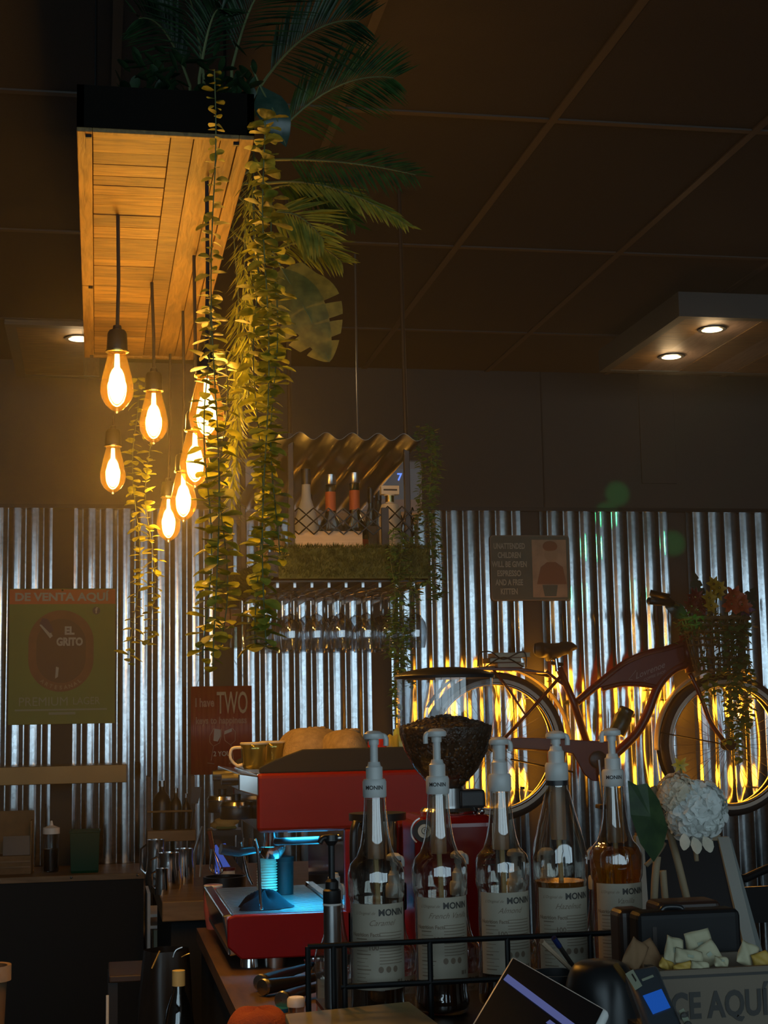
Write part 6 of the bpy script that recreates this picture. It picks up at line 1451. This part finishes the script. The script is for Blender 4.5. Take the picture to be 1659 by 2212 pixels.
# black cases
def case(x0, x1, yt, Y0, Y1, label, m, handle=None):
    a = P(x0, yt, Y0); b = P(x1, yt, Y0); r = thing('black_case', label, 'case', ((a.x + b.x) / 2, (Y0 + Y1) / 2, WT))
    MB().bx(a.x, b.x, Y0, Y1, WT, a.z).build('case_body', m, r, bevel=.010, seg=3)
    if handle: MB().tube(sm([P(handle - 24, yt, Y0 + .02), P(handle - 16, yt - 12, Y0 + .02), P(handle + 16, yt - 12, Y0 + .02), P(handle + 24, yt, Y0 + .02)]), .004, 8).build('handle', 'black_plastic', r, smooth='all')
    MB().bx(a.x + .02, a.x + .026, Y0 - .001, Y0, WT + .02, a.z - .02).build('seam', 'post', r)
case(1338, 1400, 1966, 2.13, 2.18, 'narrow dark brown case tucked behind the large black one, left', mat('dark_brown_leather', (.028, .014, .009), .4))
case(1378, 1602, 1972, 2.08, 2.125, 'large black case standing behind the paper packets', mat('dull_black_case', (.010, .009, .009), .55, spec=.25), 1452)
case(1420, 1560, 1950, 2.27, 2.33, 'dark brown case top showing above the large black case', mat('dark_brown_case', (.035, .016, .010), .45))
# A-frame chalkboard
Y = 2.62
ab = thing('chalkboard_stand', 'small A-frame chalkboard with pale wooden legs, behind the black case', 'chalkboard', (P(1500, 2000, Y).x, Y, WT))
M['pale_frame'] = mat('pale_painted_frame', (.27, .29, .27), .6)
def leg(x0, y0, x1, y1, wpx, Y0, Y1):
    a, b = P(x0, y0, Y0), P(x1, y1, Y1); b.z = max(WT, b.z); w_ = size_px(wpx, Y0) / 2
    return MB().slab([a + Vector((-w_, 0, 0)), a + Vector((w_, 0, 0)), b + Vector((w_, 0, 0)), b + Vector((-w_, 0, 0))], (0, .014, 0))
leg(1563, 1808, 1632, 2090, 26, 2.72, 2.56).build('frame_leg', 'pale_frame', ab); leg(1382, 1806, 1400, 2090, 18, 2.72, 2.56).build('frame_leg', 'pale_frame', ab)
leg(1572, 1812, 1650, 2090, 16, 2.78, 2.95).build('rear_leg', 'pale_frame', ab)
MB().slab([P(1376, 1800, 2.72), P(1556, 1803, 2.72), P(1558, 1816, 2.72), P(1376, 1813, 2.72)], (0, .014, 0)).build('frame_rail', 'pale_wood', ab)
MB().slab([P(1388, 1814, 2.721), P(1552, 1816, 2.721), P(1612, 2080, 2.575), P(1400, 2080, 2.575)], (0, .008, 0)).build('board_face', mat('chalkboard_black', (.010, .011, .013), .8), ab)
# artificial hydrangea on thick stems
fl = thing('hydrangea', 'white artificial hydrangea bloom on thick pale stems with one broad leaf', 'flower', (P(1470, 1960, 2.42).x, 2.42, WT))
M['petal_white'] = leafmat('white_petals', (.75, .76, .72), (.85, .86, .82), .35, .6)
M['petal_cream'] = leafmat('cream_petals', (.70, .60, .45), (.80, .70, .55), .35, .6)
M['pale_stem'] = mat('pale_wooden_stem', (.24, .17, .095), .7)
Yf = 2.42
def cluster(cx, cy, rpx, m, seed, n, sx=1, sy=1, sq=1):
    rnd = random.Random(seed); c = P(cx, cy, Yf); R_ = size_px(rpx, Yf); mbx = MB()
    mbx.ball(c, R_ * .72, 14, 10, (sx, 1, sy))
    for i in range(n):
        z = 1 - 2 * (i + .5) / n; a = i * 2.39996; s_ = math.sqrt(max(0, 1 - z * z)); nrm = Vector((s_ * cos(a), s_ * sin(a), z))
        q_ = c + Vector((nrm.x * sx, nrm.y, nrm.z * sy)) * R_ * rnd.uniform(.72, .9); t1 = nrm.orthogonal().normalized(); t2 = nrm.cross(t1); ph = rnd.uniform(0, 6)
        for k_ in range(4):
            b = ph + k_ * PI / 2; d = t1 * cos(b) + t2 * sin(b) + nrm * rnd.uniform(.15, .7)
            leaf(mbx, q_, d, nrm, R_ * rnd.uniform(.22, .30), R_ * rnd.uniform(.24, .32), .5, 'round', -.25)
    return mbx
cluster(1503, 1752, 72, 'petal_white', 1, 190, 1, 1.02).build('bloom', 'petal_white', fl, smooth='all')
cluster(1463, 1716, 48, 'petal_cream', 2, 100, 1, 1).build('bloom', 'petal_cream', fl, smooth='all')
mm = MB(); c = P(1490, 1835, Yf - .02)
for k_, (x, y, dx, dz) in enumerate(((1478, 1800, -.2, -1), (1498, 1808, .1, -1), (1520, 1806, .3, -1))): leaf(mm, P(x, y, Yf - .03), Vector((dx, -.2, dz)), Vector((0, -1, 0)), .028, .019, .5, 'round', .1)
mm.build('drooping_petals', 'petal_cream', fl, smooth='all')
for k_, (p0, p1, p2, r0) in enumerate((((1420, 1850), (1415, 1900), (1412, 1975), .0065), ((1432, 1880), (1435, 1920), (1440, 1975), .006), ((1410, 1700), (1450, 1810), (1492, 1975), .0065), ((1395, 1870), (1420, 1845), (1436, 1820), .004), ((1480, 1790), (1500, 1830), (1505, 1860), .004))):
    a, b, c = P(*p0, Yf + .01 * k_), P(*p1, Yf + .01 * k_), P(*p2, Yf + .01 * k_)
    MB().tube(sm([a, b, c]), r0, 8).build('stem', 'pale_stem', fl, smooth='all')
bl = [P(x, y, Yf - .02) for x, y in ((1412, 1862), (1383, 1822), (1362, 1760), (1356, 1686), (1376, 1696), (1398, 1692), (1424, 1730), (1442, 1790), (1432, 1830))]
cb_ = sum(bl, Vector()) / len(bl) + Vector((0, -.014, 0)); n = len(bl)
MB().add(bl + [cb_], [(i, (i + 1) % n, n) for i in range(n)]).build('broad_leaf', leafmat('deep_green_leaf', (.02, .045, .012), (.04, .075, .02), .2), fl, solid=.001)
c = P(1468, 1652, Yf); mm = MB()
for k_ in range(6): a = k_ * PI / 3; leaf(mm, c, Vector((cos(a), -.4, sin(a) * .7)), Vector((0, -1, 0)), .016, .007, .3, 'thin', -.2)
mm.build('small_yellow_flower', 'pet_yellow', fl, smooth='all')
MB().tube([c, P(1478, 1690, Yf)], .0015, 5).build('flower_stem', 'vine_stem', fl)
q = P(1440, 1985, Yf + .02)
va = thing('flower_vase', 'dark vase holding the hydrangea, hidden behind the black case', 'vase', (q.x, q.y, WT))
MB().lathe([(.001, WT), (.04, WT), (.05, WT + .08), (.045, q.z), (.042, q.z), (.046, WT + .08), (.036, WT + .006), (.001, WT + .006)], (q.x, q.y, 0), 24).build('vase_body', 'black_plastic', va, smooth=True)
# dark bentwood chair beyond, at the right
Y = 5.0; a = P(1602, 1905, Y); b = P(1648, 1890, Y)
ch = thing('bentwood_chair', 'dark chair with curved back, beyond the chalkboard at right', 'chair', (a.x + .2, Y + .1, 0))
MB().tube(sm([Vector((a.x + .02, Y, .45)), Vector((a.x - .02, Y, a.z - .02)), Vector((a.x + .02, Y + .01, a.z + .01)), Vector((a.x + .20, Y + .05, b.z + .03)), Vector((a.x + .36, Y + .06, a.z)), Vector((a.x + .36, Y + .04, .45))]), .014, 10).build('back_frame', 'black_plastic', ch, smooth='all')
MB().slab([Vector((a.x, Y + .012, a.z - .02)), Vector((a.x + .34, Y + .05, a.z - .02)), Vector((a.x + .34, Y + .05, a.z - .14)), Vector((a.x, Y + .012, a.z - .14))], (0, .012, 0)).build('back_splat', 'black_plastic', ch)
MB().lathe([(.001, .43), (.20, .43), (.21, .445), (.20, .46), (.001, .46)], (a.x + .19, Y + .22, 0), 28).build('seat', 'black_plastic', ch, smooth=True)
for dx, dy in ((.03, .04), (.35, .05), (.06, .38), (.32, .38)): MB().tube([(a.x + dx, Y + dy, .44), (a.x + dx + (dx - .19) * .12, Y + dy, 0)], [.014, .011], 8).build('leg', 'black_plastic', ch, smooth=True)
# ---------------------------------------------------------------- haze volume added for the glow round the bulbs
hz = MB().bx(-1.9, 3.9, 2.62, WALL - .2, 1.25, CEIL - .02)
hm = bpy.data.materials.new('glow_haze'); hm.use_nodes = True; nt = hm.node_tree; nt.nodes.clear()
o_ = nt.nodes.new('ShaderNodeOutputMaterial'); v_ = nt.nodes.new('ShaderNodeVolumeScatter')
v_.inputs['Color'].default_value = (1, .95, .85, 1); v_.inputs['Density'].default_value = .038; v_.inputs['Anisotropy'].default_value = .55
nt.links.new(v_.outputs[0], o_.inputs['Volume'])
hz = hz.build('haze', hm); hz['kind'] = 'stuff'; hz['label'] = 'thin haze volume added for the glow around the bulbs'; hz['category'] = 'haze'
# green points thrown across the room by a small party laser over the door, behind the viewer
lp = thing('laser_projector', 'small black party laser box under the ceiling near the shop front', 'laser projector', (1.2, -1.6, CEIL - .12))
MB().bx(1.12, 1.28, -1.68, -1.52, CEIL - .14, CEIL - .04).build('housing', 'black_plastic', lp, bevel=.008)
MB().tube([(1.2, -1.6, CEIL - .05), (1.2, -1.6, CEIL)], .012, 8).build('mount', 'black_metal', lp)
for i, (x, y) in enumerate(((1335, 1065), (1312, 1110), (1279, 1182), (1456, 1172), (1257, 1290), (1371, 1285), (1456, 1368))):
    src = Vector((1.2, -1.50, CEIL - .09)); t_ = P(x, y, WALL - .02)
    plight('laser_beam', src, (.05, 1.0, .22), 1300, .004, lp, spot=rad(.34), blend=.8, target=t_)
